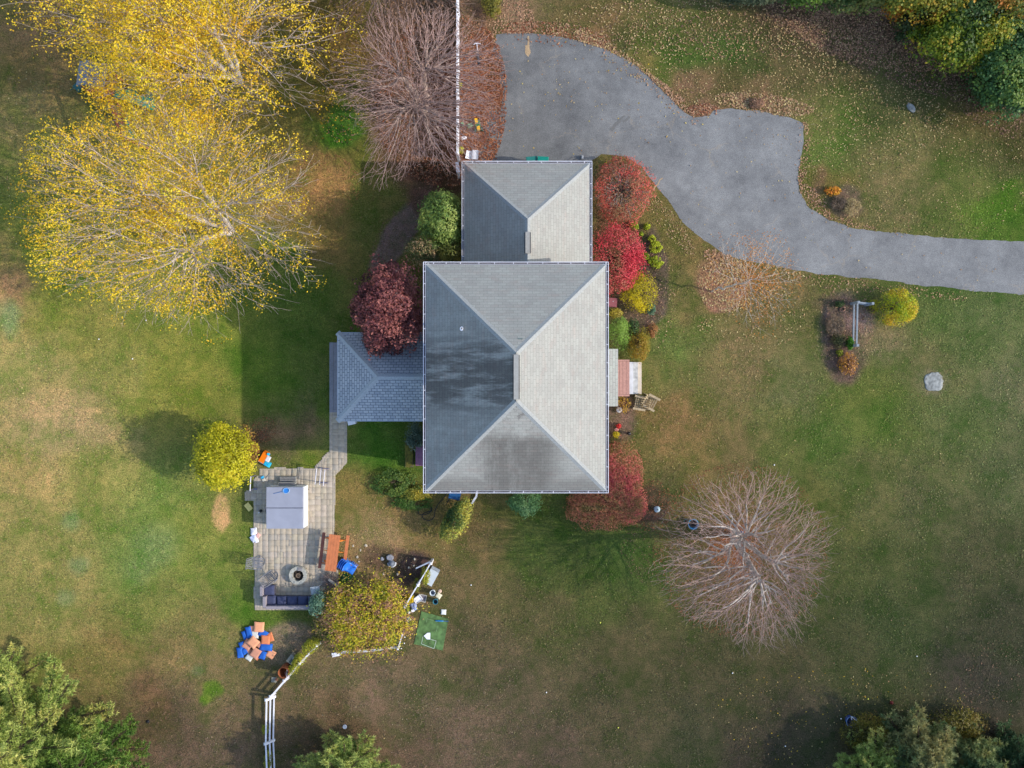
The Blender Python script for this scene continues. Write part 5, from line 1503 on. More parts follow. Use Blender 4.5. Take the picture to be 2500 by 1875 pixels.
adirondack('weathered wooden garden chair farther out on the grass', 1590, 983, math.radians(-28))
c = at(1512, 1000.5, .25)
t = thing('flower_urn', 'striped brown and white urn below the porch roof', 'urn', (c.x, c.y, 0))
for k, (z0_, z1_, r0_, r1_2, mm) in enumerate(((0, .09, .08, .14, 'b'), (.09, .16, .14, .155, 'w'), (.16, .23, .155, .14, 'b'), (.23, .29, .14, .09, 'w'))):
    MB().lathe([(r0_, z0_), (r1_2, z1_)] if k < 3 else [(r0_, z0_), (r1_2, z1_), (.06, z1_), (.05, .2), (0, .2)], 18).build('band', mat('urn brown', (104, 84, 76), .6) if mm == 'b' else mat('urn cream', (206, 200, 196), .6), t, smooth=True)
c = at(1536.5, 1058.5, .3); t = thing('garden_lantern', 'small black cylindrical lantern on the lawn edge', 'lantern', (c.x, c.y, 0))
MB().lathe([(0, 0), (.085, 0), (.085, .03), (.06, .05), (.06, .24), (.085, .27), (.09, .3), (.05, .36), (.0, .37)], 16).build('body', mat('black plastic', (26, 26, 30)), t)
MB().tube([(-.05, 0, .36), (0, 0, .42), (.05, 0, .36)], .007, 5).build('handle', mat('wire', (150, 150, 150)), t)
c = at(1516.5, 1142, .5); boulder('pale round stone among the red shrubs', 1516.5, 1142, 4.5, 3.5, .75, granite, 29)
c = at(1605, 1244, .35); t = thing('stone_lantern', 'bluish-white round garden ornament in the mulch ring by the bare tree', 'ornament', (c.x, c.y, 0))
MB().lathe([(.13, 0), (.12, .06), (.07, .1), (.15, .18), (.16, .26), (.12, .34), (.05, .37), (.05, .41), (.0, .42)], 14).build('body', mat('glazed blue white', (168, 186, 196), .4, .25, 18), t, smooth=True)
MB().box((.0, .0, .425), (.06, .06, .03)).build('cap', mat('cap dark', (70, 84, 96), .5), t)
c = at(1693, 1280, .3)
t = thing('tree_planter', 'open blue plastic tub at the foot of the bare tree', 'tub', (c.x, c.y, 0))
MB().lathe([(.18, 0), (.25, .3), (.235, .3), (.17, .03), (0, .03)], 22).build('wall', mat('tub blue', (54, 126, 164), .4), t, smooth=True)
MB().lathe([(0, .13), (.2, .14)], 18).build('soil', mat('tub soil', (74, 58, 50), .95, .2, 20), t)
MB().tube([(.25 * math.cos(a), .25 * math.sin(a), .305) for a in np.linspace(0, 2 * PI, 25)[:-1]], .016, 6, True).build('rim', mat('tub rim', (70, 150, 190), .4), t)
c = at(1684, 1276, .2); tag(MB().lathe([(0, 0), (.09, 0), (.11, .22), (.09, .22), (.08, .03)], 14).build('flower_pot', mat('green glaze', (24, 84, 74), .4), loc=(c.x - .18, c.y + .06, 0), smooth=True), 'dark green flower pot touching the blue tub', 'flower pot')
c = at(1810, 1303, 0); o = rag(.26, .3, .2, (c.x, c.y, 0), .3, mat('violet plastic', (70, 72, 116), .5, .2, 12), None, 35, 'ball_bag'); tag(o, 'small violet-blue bundle right of the bare tree trunk', 'bundle')
# split rail fence in the island bed
grey = mat('grey split rail', (134, 142, 148), .8, .15, 12)
pA = at(2078, 742); pB = at(2076, 845); pC = at(2112, 745)
t = thing('split_rail_fence', 'grey two-rail corner fence in the mulched island bed', 'fence', (pA.x, pA.y, 0))
for p in (pA, pB, pC): MB().box((p.x - pA.x, p.y - pA.y, .5), (.12, .12, 1.0)).build('post', grey, t)
for z in (.38, .82):
    for p in (pB, pC):
        d = (p - pA).normalized() * .064
        MB().bar((d.x, d.y, z), (p.x - pA.x - d.x, p.y - pA.y - d.y, z - .02), .07, .09).build('rail', grey, t)
c = at(2057, 755, .05)
t = tag(MB().tube([(.12 * math.cos(a) * 1.1, .1 * math.sin(a), .05) for a in np.linspace(0, 2 * PI, 21)[:-1]], .018, 6, True).lathe([(.1, 0), (.11, .05)], 16).build('clay_ring', mat('terracotta clay', (186, 140, 116), .8), loc=(c.x, c.y, 0), rz=.4), 'empty terracotta pot rim lying in the island bed', 'pot')
# blue tub, red ball lower right
c = at(2079, 1762, .35)
t = thing('sand_bucket', 'dark blue round tub with a white lifted handle by the lower right pines', 'tub', (c.x, c.y, 0))
MB().lathe([(.2, 0), (.27, .4), (.255, .4), (.18, .03), (0, .03)], 22).build('wall', mat('deep blue', (40, 66, 128), .4), t, smooth=True)
MB().tube([(.27 * math.cos(a), .27 * math.sin(a), .405) for a in np.linspace(0, 2 * PI, 25)[:-1]], .014, 6, True).build('rim', mat('pale blue rim', (120, 150, 190), .4), t)
MB().bar((-.05, .3, .44), (.33, -.02, .44), .04, .02).bar((-.05, .3, .44), (-.02, .12, .43), .035, .02).build('handle', WHITE, t)
c = at(2175, 1714); tag(MB().lathe([(0, .0), (.07, .03), (.09, .09), (.07, .15), (0, .18)], 14).build('red_ball', mat('dull red', (112, 26, 22), .6), loc=(c.x, c.y, 0), smooth=True), 'dull red ball by the lower right pines', 'ball')
c = at(842, 1774); tag(MB().lathe([(.1, 0), (.11, .02), (.1, .035), (.04, .03), (0, .03)], 22).build('white_disc', mat('lid white', (206, 208, 216), .5, .04), loc=(c.x, c.y, 0)), 'round white lid lying above the bottom pine', 'lid')
c = at(361, 1761); o = rag(.16, .14, .1, (c.x, c.y, 0), .3, mat('black cloth', (26, 26, 32), .8), None, 37, 'glove'); tag(o, 'small black scrap on the bare ground right of the left pines', 'scrap')
# south wall: planter box, cart, hose
c = at(998.5, 1111, .3)
t = thing('planter_box', 'mossy wooden planter box west of the maroon hatch', 'planter', (c.x, c.y, 0))
MB().box((0, 0, .13), (.40, 1.2, .26)).build('box', mat('mossy boards', (92, 88, 66), .9, .25, 8), t)
rag(.40, 1.2, .06, (0, 0, .255), 0, mat('moss', (98, 92, 34), .95, .35, 9), t, 41, 'moss')
c = at(1110, 1212, .4)
t = thing('garden_cart', 'blue garden cart half hidden under the south gutter', 'cart', (c.x, c.y, 0), -.2)
MB().box((0, .05, .42), (.5, .32, .16), taper=1.15).build('tray', mat('cart blue', (32, 84, 134), .45, .1, 6), t)
for s_ in (-1, 1): MB().tube([(s_ * .2, -.05, .36), (s_ * .24 - .12, -.55, .12)], .02, 6).build('leg', mat('black plastic', (26, 26, 30)), t)
w_ = MB(); w_.add([(.16 * math.cos(a), z, .16 + .16 * math.sin(a)) for z in (.1, .17) for a in np.linspace(0, 2 * PI, 17)[:-1]], [tuple(range(15, -1, -1)), tuple(range(16, 32))] + [(k, (k + 1) % 16, 16 + (k + 1) % 16, 16 + k) for k in range(16)]); w_.build('wheel', mat('black plastic', (26, 26, 30)), t)
m_ = MB()
def hz(x, y, z=.03): v = at(940 + x / 5.3525, 1030 + y / 5.3525); return (v.x, v.y, z)
hose = [(805, 925), (770, 985), (715, 1050), (675, 1110), (652, 1170), (645, 1230), (610, 1275), (550, 1285), (500, 1260), (485, 1215), (520, 1185), (590, 1165), (610, 1130), (580, 1105), (520, 1085), (455, 1120), (435, 1170), (460, 1210), (540, 1205), (600, 1170), (612, 1140), (560, 1120), (510, 1105)]
hp_ = [hz(x, y, .03 + (.02 * (i > 13))) for i, (x, y) in enumerate(hose)]
sm = []
for i in range(len(hp_) - 1):
    p0 = np.array(hp_[max(i - 1, 0)]); p1 = np.array(hp_[i]); p2 = np.array(hp_[i + 1]); p3 = np.array(hp_[min(i + 2, len(hp_) - 1)])
    for s_ in (0, .33, .66): sm.append(tuple(.5 * ((2 * p1) + (-p0 + p2) * s_ + (2 * p0 - 5 * p1 + 4 * p2 - p3) * s_ ** 2 + (-p0 + 3 * p1 - 3 * p2 + p3) * s_ ** 3)))
o = m_.tube(sm, .018, 6).build('garden_hose', mat('dark hose', (30, 38, 36), .5), smooth=True); tag(o, 'dark garden hose looped on the grass south of the house', 'hose')
c = at(800, 1032.5, .6); tag(MB().box((0, 0, .3), (.4, .24, .6), taper=.9).build('utility_box', WHITE, loc=(c.x + 2.65, c.y + .0, 0)), 'white utility box under the sunroom eave', 'utility box') if False else None
c = at(858, 1030, .5); t = thing('patio_speaker', 'white wedge-shaped bin under the sunroom eave', 'bin', (c.x, c.y + .02, 0), .2)
MB().box((0, 0, .25), (.34, .26, .5), taper=1.1).build('body', WHITE, t); MB().box((0, 0, .52), (.4, .32, .04), taper=.9).build('lid', WHITE, t)

# ------------------------------------------------------------------ lost balls
WB = mat('white ball', (236, 236, 236), .4, .02); YB = mat('yellow ball', (226, 226, 90), .6, .05)
for k, (x, y, yel) in enumerate(((324, 876, 0), (242, 828, 0), (357, 782, 0), (1000.5, 1512, 0), (988, 1555, 0), (987, 1570, 0), (980, 1583, 0), (1150, 1428, 0), (1334, 1690, 0), (2238, 1602, 0), (1788, 1643, 0), (1917, 1821, 0), (2053, 1754, 0), (1890, 1135, 0), (1465.5, 1520, 1), (2119, 1706, 1), (1509, 1776, 1))):
    c = at(x, y)
    o = bpy.data.objects.get('lawn_ball_proto%d' % yel)
    m_ = MB().lathe([(0, 0), (.023, .006), (.034, .03), (.023, .055), (0, .062)], 12)
    o = m_.build('lawn_ball', YB if yel else WB, smooth=True, loc=(c.x, c.y, 0))
    tag(o, 'small yellow ball lying on the lawn' if yel else 'small white ball lying on the lawn', 'ball', 'balls lost on the lawn')

# ------------------------------------------------------------------ playset under the yellow trees
c = at(216, 178, 2.9)
t = thing('playset', 'wooden playset with a grey pitched roof, green slide and rungs below the yellow tree', 'playset', (c.x, c.y, 0), math.radians(-8))
redw = mat('red cedar', (150, 88, 62), .8, .15, 8)
gro = mat('grey playset roof', (128, 128, 136), .85, .15, 8)
for s_ in (-1, 1): MB().box((s_ * .33, 0, 2.75), (.78, 1.15, .04), ry=s_ * .55).build('roof', gro, t)
for sx in (-.55, .55):
    for sy in (-.48, .48): MB().box((sx, sy, 1.25), (.09, .09, 2.5)).build('post', redw, t)
MB().box((0, 0, 1.3), (1.2, 1.06, .05)).build('deck', redw, t)
m_ = MB()
for s_ in (-1, 1): m_.bar((.35 + s_ * .22, -.55, 1.3), (.75 + s_ * .22, -1.5, .0), .05, .08)
for k in range(7): m_.bar((.13 + .4 * k / 6.5 + .02, -.55 - .95 * k / 6.5, 1.27 - 1.3 * k / 6.5), (.57 + .4 * k / 6.5 + .02, -.55 - .95 * k / 6.5, 1.27 - 1.3 * k / 6.5), .1, .03)
m_.build('ladder', redw, t)
vs, fs = [], []
for i in range(9):
    s_ = i / 8; x = .6 + 1.5 * s_; z = 1.32 - 1.2 * (s_ ** .9) + .05
    for j, (yy, zz) in enumerate(((-.26, .14), (-.2, 0), (.2, 0), (.26, .14))): vs.append((x, yy - .3 - .12 * s_, z + zz))
for i in range(8):
    for j in range(3): fs.append((i * 4 + j, i * 4 + j + 1, i * 4 + j + 5, i * 4 + j + 4))
o = MB().add(vs, fs).build('slide', mat('green plastic slide', (30, 118, 98), .35), t, smooth=True); o.modifiers.new('thick', 'SOLIDIFY').thickness = .03
m_ = MB(); m_.bar((.5, -.5, 2.1), (1.6, -2.6, 2.1), .1); m_.bar((1.6, -2.6, 2.1), (1.1, -3.0, 0), .08); m_.bar((1.6, -2.6, 2.1), (2.2, -2.6, 0), .08); m_.build('swing_beam', redw, t)
for q in (.45, .75):
    x, y = .5 + 1.1 * q, -.5 - 2.1 * q
    m_ = MB(); m_.tube([(x - .1, y + .2, 2.05), (x - .1, y + .2, .5)], .008, 5); m_.tube([(x + .1, y - .2, 2.05), (x + .1, y - .2, .5)], .008, 5); so_ = m_.build('swing', mat('wire', (150, 150, 150)), t)
    MB().bar((x - .1, y + .22, .5), (x + .1, y - .22, .5), .14, .03).build('swing_seat', mat('green plastic slide', (30, 118, 98)), so_)
for (px, py, lab) in ((202, 213, 'green plastic toy box under the edge of the playset roof'), (329, 234, 'small grey-green plastic toy east of the slide'), (371, 243, 'dark green toy wheelbarrow lying east of the playset')):
    c = at(px, py); tt_ = thing('plastic_toy', lab, 'toy', (c.x, c.y, 0), R.uniform(0, 3), 'toys around the playset')
    MB().box((0, 0, .2), (.5, .34, .3), taper=1.2).build('body', mat('toy wheel green', (46, 96, 88)), tt_); MB().tube([(-.25, .1, .3), (-.5, .12, .4)], .02, 6).build('handle', mat('toy wheel green', (46, 96, 88)), tt_)

# ------------------------------------------------------------------ trees
GREYB = bark_mat('grey bark', (190, 178, 164)); BROWNB = bark_mat('brown twig bark', (176, 146, 136)); BIRCH = bark_mat('pale birch bark', (190, 180, 172)); TW1 = bark_mat('pale twig bark', (186, 166, 150)); TW2 = bark_mat('reddish twig bark', (164, 138, 128))
YEL = [(206, 152, 26), (228, 184, 30), (238, 204, 44), (226, 202, 46), (196, 192, 40)]
def cxy(px, py, z): v = W(px, py, z); return v
b1 = W(533, 545, 2.0)[:2]
c1 = cxy(425, 535, 5.6)
def keep_w(P):
    dx = (P[:, 0] - c1[0]) / 6.3; dy = (P[:, 1] - c1[1]) / 5.2
    return np.clip(.56 - .52 * dx + .30 * dy + (fbm(P * 1.15, 77) - .5) * 4.2, .03, .95)
tree('ash_tree', 'large half-bare tree with yellow leaves standing alone in the left lawn', 'tree', b1, c1, (6.4, 5.3, 4.2), 8000, 101, GREYB, twig=TW1, trunks=[(-1.6, .3, 4.2), (-.2, 1.6, 4.4), (.7, .2, 4.4), (-.5, -1.5, 4.2)], r0=.0055, p=2.15, tb=.17, leaf=dict(per=20, size=.09, spread=.17, cols=YEL, keep=keep_w), bf=.5)
b2 = W(556, 165, 2.0)[:2]
c2 = cxy(462, 55, 6.0)
def keep_n(P):
    dx = (P[:, 0] - c2[0]) / 6.5; dy = (P[:, 1] - c2[1]) / 5.4
    return np.clip(.80 - .95 * dx + .3 * dy + (fbm(P * 1.15, 78) - .5) * 3.6, .03, 1)
tree('ash_tree', 'large tree with dense bright yellow leaves over the playset at the top left', 'tree', b2, c2, (6.0, 5.4, 4.2), 8000, 103, GREYB, twig=TW1, trunks=[(-1.6, .6, 4.4), (-.2, 2.0, 4.6), (1.0, .4, 4.4), (-.2, -1.2, 4.2)], r0=.0055, p=2.15, tb=.17, leaf=dict(per=22, size=.098, spread=.18, cols=YEL, keep=keep_n), bf=.5)
b3 = W(1041, 268)[:2]
tree('bare_tree', 'leafless brown-twigged tree beside the white board fence north of the garage', 'tree', b3, cxy(1034, 236, 4.0), (4.0, 3.9, 2.9), 15000, 105, bark_mat('brown limb bark', (172, 150, 138)), twig=BROWNB, trunks=[(-.9, .6, 3.0), (.2, .9, 3.2), (-.3, -.7, 3.0)], r0=.0052, p=2.2, tb=.10, bf=.5)
b4 = W(985, 5)[:2]
tree('bare_tree', 'darker leafless tree with a few brown leaves at the top edge left of the fence', 'tree', b4, cxy(975, -5, 3.2), (3.2, 2.6, 2.2), 2600, 107, bark_mat('dark twig bark', (136, 112, 98)), trunks=[(-.5, .2, 2.2), (.4, .3, 2.3)], r0=.008, leaf=dict(per=3, size=.11, spread=.12, cols=[(120, 88, 66), (150, 112, 76)], keep=lambda P: np.full(len(P), .4)), bf=.5)
b5 = W(1788, 1308)[:2]
tree('bare_birch', 'leafless pale-barked two-stemmed tree in the lower right lawn', 'tree', b5, cxy(1815, 1364, 4.6), (4.2, 3.85, 3.3), 12000, 109, BIRCH, twig=TW2, trunks=[(-.35, .3, 2.2), (.12, -1.15, 4.4), (.9, -.55, 3.7)], r0=.0052, p=2.2, tb=.11, bf=.5, lo=-.45)
b6 = W(1737, 712)[:2]
tree('young_maple', 'small sparse tree with orange leaves leaning over the driveway edge', 'tree', b6, cxy(1840, 682, 3.0), (2.2, 2.3, 1.3), 1000, 111, GREYB, r0=.0035, tb=.05, leaf=dict(per=11, size=.07, spread=.16, cols=[(190, 110, 40), (206, 134, 50), (196, 150, 70)], keep=lambda P: np.clip(.14 + (fbm(P * .9, 81) - .42) * 3.2, 0.03, .95)), bf=.4)

# evergreens
G1 = [(112, 144, 66), (156, 178, 88), (196, 204, 112), (220, 208, 118)]
G2 = [(96, 126, 64), (140, 164, 84), (186, 196, 108), (212, 202, 112)]
pine('tall yellow-green pine filling the lower left corner', W(140, 1752)[:2], 9.0, 4.4, 201, G1, 'pines in the lower left corner', whorls=13)
pine('smaller deep green pine on the right side of the lower left pines', W(268, 1820)[:2], 6.0, 2.9, 203, [(76, 112, 50), (110, 144, 60), (146, 170, 72)], 'pines in the lower left corner', whorls=10)
pine('pine at the left edge above the lower left corner', W(28, 1668)[:2], 7.0, 2.9, 205, G1, 'pines in the lower left corner', whorls=11)
pine('small pine at the bottom edge left of centre', W(852, 1866)[:2], 3.2, 2.5, 207, G2, None, whorls=9)
pine('blue-green pine at the left of the lower right corner group', W(2125, 1868)[:2], 2.7, 2.4, 209, G2, 'pines in the lower right corner', whorls=9)
pine('tallest yellow-tipped pine in the lower right corner group', W(2212, 1815)[:2], 3.3, 2.2, 211, [(62, 90, 56), (102, 128, 80), (166, 166, 110), (186, 172, 110)], 'pines in the lower right corner', whorls=10)
pine('yellow-tipped pine farther right in the lower right corner group', W(2335, 1848)[:2], 3.1, 2.2, 213, [(62, 90, 56), (96, 122, 78), (150, 160, 100), (180, 170, 100)], 'pines in the lower right corner', whorls=10)
pine('dark pine at the right edge of the lower right corner', W(2455, 1850)[:2], 2.8, 2.0, 215, [(50, 76, 50), (74, 102, 66), (100, 126, 80)], 'pines in the lower right corner', whorls=9)

# woodland edge at the upper right: each crown a tree of its own
def wood(label, px, py, rx, ry, h, n, cols, seed, name='maple_tree', size=.14, **kw):
    t = shrub(name, label, 'tree', px, py, rx, ry, h, int(n * 1.5), size, cols, seed, group='trees at the woodland edge', lump=1.1, cz=.5, ls=2.2, patch=1.0, stems=60, wid=.7, lobes=.8, **kw)
    for ch in t.children: ch.name = 'crown' if ch.name.startswith('foliage') else 'trunk'
    return t
wood('green and yellow leafy tree bulging into the leafy lawn at the upper right', 2335, 95, 105, 78, 3.4, 7000, [(60, 84, 24), (98, 124, 26), (150, 156, 34), (196, 156, 44)], 301)
wood('yellow-orange tree at the top edge right of centre of the woodland', 2285, 5, 120, 48, 4.6, 6000, [(84, 104, 36), (136, 142, 40), (190, 158, 50), (206, 140, 46)], 303)
wood('dark blue-green tree at the right edge of the woodland', 2462, 168, 82, 115, 3.8, 8000, [(44, 74, 44), (66, 104, 56), (90, 124, 60), (116, 138, 50)], 305)
wood('orange-leaved tree in the top right corner', 2455, 10, 95, 42, 5.2, 4000, [(70, 92, 36), (122, 128, 44), (200, 150, 60), (206, 130, 56)], 307)
wood('green tree at the top edge above the brown leaf litter', 2110, -8, 105, 40, 3.0, 4500, [(48, 72, 34), (72, 98, 44), (106, 122, 60), (128, 128, 60)], 309)
wood('bright green tree at the top edge farther left', 1970, -14, 62, 34, 2.8, 3000, [(54, 84, 28), (92, 124, 40), (122, 150, 46)], 311)
wood('dull green shrubby tree at the top edge above the lawn', 1835, -22, 95, 32, 2.6, 3500, [(54, 66, 48), (78, 90, 62), (100, 106, 70)], 313)
wood('orange speckled small tree between two green ones at the top edge', 2205, 18, 42, 30, 3.0, 1500, [(70, 84, 30), (190, 124, 36), (206, 130, 40)], 315, size=.13)
wood('yellow-green tree between the orange corner tree and the leafy bulge', 2405, 95, 62, 60, 3.6, 4000, [(66, 92, 26), (112, 132, 30), (160, 160, 40), (190, 160, 50)], 331)
wood('deep green tree behind the leafy bulge at the upper right', 2370, 45, 80, 50, 4.2, 4000, [(46, 72, 36), (70, 98, 44), (96, 118, 48)], 333)
wood('shaded dark green small tree left of the leafy bulge', 2222, 58, 42, 40, 2.4, 2200, [(40, 56, 28), (62, 80, 34), (90, 96, 40)], 335, size=.12)
wood('small blue-green tree lowest along the right edge of the woodland', 2490, 232, 40, 42, 2.4, 2200, [(52, 84, 62), (84, 116, 88), (110, 136, 100)], 337)
shrub('understory_bush', 'low dark green bush at the foot of the woodland near the right edge', 'shrub', 2405, 215, 65, 40, 1.2, 2500, .12, [(44, 66, 32), (70, 94, 40), (94, 112, 46)], 317, rz=-.6)

# ------------------------------------------------------------------ shrubs and flowers
def thin_c(cx, cy, r, lo):
    return lambda P, s: np.where(((P[:, 0] - cx) ** 2 + (P[:, 1] - cy) ** 2 < r * r * (.4 + 1.2 * fbm(P * 1.5, s + 8))), lo, 1.0)
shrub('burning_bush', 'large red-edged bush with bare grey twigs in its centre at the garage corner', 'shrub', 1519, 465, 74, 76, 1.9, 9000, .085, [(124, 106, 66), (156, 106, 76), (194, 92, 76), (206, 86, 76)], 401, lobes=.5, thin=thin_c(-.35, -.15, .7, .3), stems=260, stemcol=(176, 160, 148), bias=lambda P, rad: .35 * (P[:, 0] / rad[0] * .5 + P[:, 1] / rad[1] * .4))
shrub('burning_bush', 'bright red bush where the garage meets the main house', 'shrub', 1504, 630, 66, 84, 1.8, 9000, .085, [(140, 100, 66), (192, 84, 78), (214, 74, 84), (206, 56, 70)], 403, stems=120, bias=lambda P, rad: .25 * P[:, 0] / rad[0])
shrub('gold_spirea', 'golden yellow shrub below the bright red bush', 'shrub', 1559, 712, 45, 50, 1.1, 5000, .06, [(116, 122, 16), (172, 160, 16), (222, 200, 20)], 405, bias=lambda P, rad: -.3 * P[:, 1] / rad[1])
LIME = [(124, 142, 22), (172, 182, 34), (200, 202, 54)]
for i, (x, y, r, lab) in enumerate(((1549, 552, 13, 'lime green hosta clump beside the red bush, nearest it'), (1580, 554, 9, 'small lime hosta clump standing apart toward the driveway'), (1592, 583, 10, 'lime hosta clump, upper one in the row along the bed'), (1600, 603, 17, 'wide lime hosta clump in the middle of the bed'), (1575, 625, 11, 'lime hosta clump touching the red bush'), (1600, 640, 19, 'biggest lime hosta clump above the gold shrub'), (1564, 572, 6, 'tiny lime plant between the hostas'))):
    shrub('hosta', lab, 'plant', x, y, r * .92, r * .82, .36, int(58 * r), .10, LIME, 410 + i, group='lime hostas', wid=.7, stems=6, lobes=.92, lump=1.2)
shrub('arborvitae', 'feathery light green evergreen against the east wall above the porch', 'shrub', 1510, 815, 28, 42, 2.1, 5200, .075, [(86, 128, 40), (126, 162, 62), (152, 180, 84)], 421, wid=.3, up=.2)
shrub('barberry', 'olive-gold shrub beside the porch steps', 'shrub', 1560, 838, 27, 46, 1.2, 4200, .06, [(96, 96, 24), (150, 134, 28), (168, 124, 40)], 423)
shrub('boxwood', 'dark green shrub squeezed between the light evergreen and the olive-gold shrub', 'shrub', 1544, 800, 15, 24, 1.1, 1500, .07, [(50, 80, 36), (96, 124, 60), (150, 160, 90)], 425)
shrub('fading_perennial', 'orange fading plant on the lawn side of the olive-gold shrub', 'plant', 1592, 806, 14, 18, .5, 700, .06, [(150, 104, 60), (190, 130, 70)], 427)
shrub('yellow_perennial', 'yellow-green plant above the light green evergreen', 'plant', 1503, 765, 17, 12, .6, 900, .07, [(130, 130, 40), (196, 180, 50), (170, 150, 70)], 429)
shrub('sage_plant', 'blue-green plant at the lower right of the gold shrub', 'plant', 1589, 754, 12, 14, .45, 800, .06, [(64, 104, 70), (108, 140, 110)], 431)
SPI = [(132, 112, 62), (176, 122, 84), (204, 108, 92), (206, 92, 92)]
shrub('spirea', 'red-brown mounded shrub along the lower east wall', 'shrub', 1512, 1165, 56, 84, 1.15, 12000, .075, SPI, 433, stems=60, lobes=.35, patch=2.2)
shrub('spirea', 'rust and olive mounded shrub at the south-east house corner', 'shrub', 1468, 1240, 82, 52, 1.0, 11000, .075, [(132, 118, 62), (178, 128, 84), (198, 112, 86), (156, 124, 70)], 435, stems=60, lobes=.35, patch=2.2)
shrub('spirea', 'low olive-red mounded shrub outermost at the lower right of the east bed', 'shrub', 1532, 1228, 46, 50, .95, 6000, .075, SPI, 436, stems=40, lobes=.35, patch=2.2)
shrub('fern_clump', 'bright green tuft under the south-east gutter corner', 'plant', 1480, 1214, 9, 8, .9, 400, .08, [(80, 130, 20), (110, 160, 30)], 437)
shrub('chrysanthemum', 'yellow chrysanthemum in the east bed', 'flower', 1504, 1061, 9, 8, .4, 500, .06, [(160, 140, 20), (220, 196, 30)], 439)
shrub('red_flower', 'red flowering plant in the east bed', 'flower', 1510, 1041, 6, 6, .4, 260, .075, [(190, 40, 40), (226, 60, 56)], 441)
shrub('pink_flower', 'pink flowering plant between the red and yellow flowers', 'flower', 1505, 1049, 5, 4, .35, 150, .07, [(220, 150, 140), (236, 180, 170)], 443)
shrub('low_groundcover', 'olive low plant below the yellow chrysanthemum', 'plant', 1500, 1076, 14, 10, .3, 600, .06, [(96, 96, 50), (128, 116, 60)], 445)
shrub('twiggy_perennial', 'splayed twiggy plant with yellow leaf tips by the urn', 'plant', 1523, 985, 22, 22, .7, 240, .07, [(196, 150, 40), (214, 176, 60)], 447, stems=46, stemcol=(170, 126, 92))
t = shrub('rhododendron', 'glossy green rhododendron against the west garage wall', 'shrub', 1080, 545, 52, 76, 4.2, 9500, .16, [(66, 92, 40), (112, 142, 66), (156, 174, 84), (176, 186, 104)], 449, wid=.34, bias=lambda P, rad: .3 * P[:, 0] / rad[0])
shrub('azalea', 'green shrub with tan seed heads below the rhododendron', 'shrub', 1040, 614, 50, 34, 3.3, 6000, .10, [(70, 92, 50), (112, 122, 72), (190, 156, 116), (206, 172, 130)], 451, wid=.4)
shrub('azalea', 'olive-yellow shrub in the corner between garage and house', 'shrub', 1102, 624, 30, 22, 3.5, 2600, .09, [(86, 100, 44), (140, 140, 64), (176, 156, 84)], 453)
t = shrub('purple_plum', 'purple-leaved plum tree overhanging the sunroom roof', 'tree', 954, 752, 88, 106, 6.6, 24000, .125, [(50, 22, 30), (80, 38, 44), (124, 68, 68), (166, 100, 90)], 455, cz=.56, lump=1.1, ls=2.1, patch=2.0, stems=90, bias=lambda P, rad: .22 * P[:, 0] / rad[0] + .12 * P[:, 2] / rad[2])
for ch in t.children: ch.name = 'crown' if ch.name.startswith('foliage') else 'trunk'
MB().tube([(0, 0, 0), (.05, .03, 1.2), (.02, .05, 2.4)], [.12, .10, .07], 10).build('trunk', bark_mat('plum bark', (84, 66, 60)), t, smooth=True)
shrub('forsythia', 'round yellow-green bush with a brown side above the patio', 'shrub', 551, 1112, 72, 78, 3.5, 14000, .105, [(140, 138, 20), (190, 184, 24), (216, 206, 40), (222, 196, 60)], 457, lump=.7, lobes=.75, cz=.5, stems=70, ls=2.2)
shrub('brown_bush', 'brown-leaved bush on the right side of the round yellow bush', 'shrub', 601, 1085, 26, 50, 1.8, 3000, .09, [(120, 84, 44), (164, 110, 56), (176, 140, 60), (150, 150, 50)], 459, rz=.25)
shrub('hydrangea', 'big yellow-green hydrangea with faded pink flower heads beside the patio', 'shrub', 893, 1502, 112, 96, 1.9, 15000, .105, [(88, 104, 24), (158, 158, 34), (214, 200, 44), (190, 150, 60), (182, 138, 106), (160, 118, 92)], 461, lump=1.3, lobes=.7, ls=3.2, patch=3.0, stems=110, up=.9)
shrub('hydrangea', 'smaller pink-tinged hydrangea left of the big one', 'shrub', 806, 1505, 38, 66, 1.6, 4500, .10, [(70, 82, 34), (120, 110, 56), (150, 110, 92), (140, 150, 40)], 463, lump=.7, ls=3, patch=2.6)
shrub('blue_spruce_shrub', 'blue-green shrub at the right end of the sofa', 'shrub', 779, 1472, 22, 30, 1.7, 2600, .10, [(62, 96, 72), (104, 140, 114), (146, 172, 150)], 465, lump=.6)
for i, (x, y, rx, ry, lab) in enumerate(((760, 1575, 26, 16, 'yellow-green vine growing over the upper end of the diagonal fence'), (733, 1608, 22, 14, 'yellow vine along the middle of the diagonal fence'), (716, 1632, 18, 12, 'olive vine beside the concrete block on the fence'), (1040, 1404, 12, 22, 'green vine on the fence beside the storage box'), (1018, 1428, 10, 16, 'green weeds at the fence below the storage box'), (1001, 1461, 10, 13, 'clump of yellow leaves at the fence end by the white tray'), (991, 1530, 7, 9, 'bright yellow plant at the lower right of the hydrangea'), (648, 1779, 9, 14, 'yellow weed left of the bottom fence'), (655, 1855, 10, 22, 'green weed at the bottom end of the fence'))):
    cols = [(150, 140, 20), (216, 186, 20), (230, 200, 40)] if 'yellow leaves' in lab or 'bright' in lab else [(92, 104, 32), (148, 152, 40), (186, 176, 50)]
    shrub('vine' if 'vine' in lab else 'weed', lab, 'plant', x, y, rx, ry, 1.0 if 'vine' in lab else .5, int(rx * ry * 3.2), .075, cols, 470 + i, rz=math.radians(44) if i < 3 else 0, stems=12)
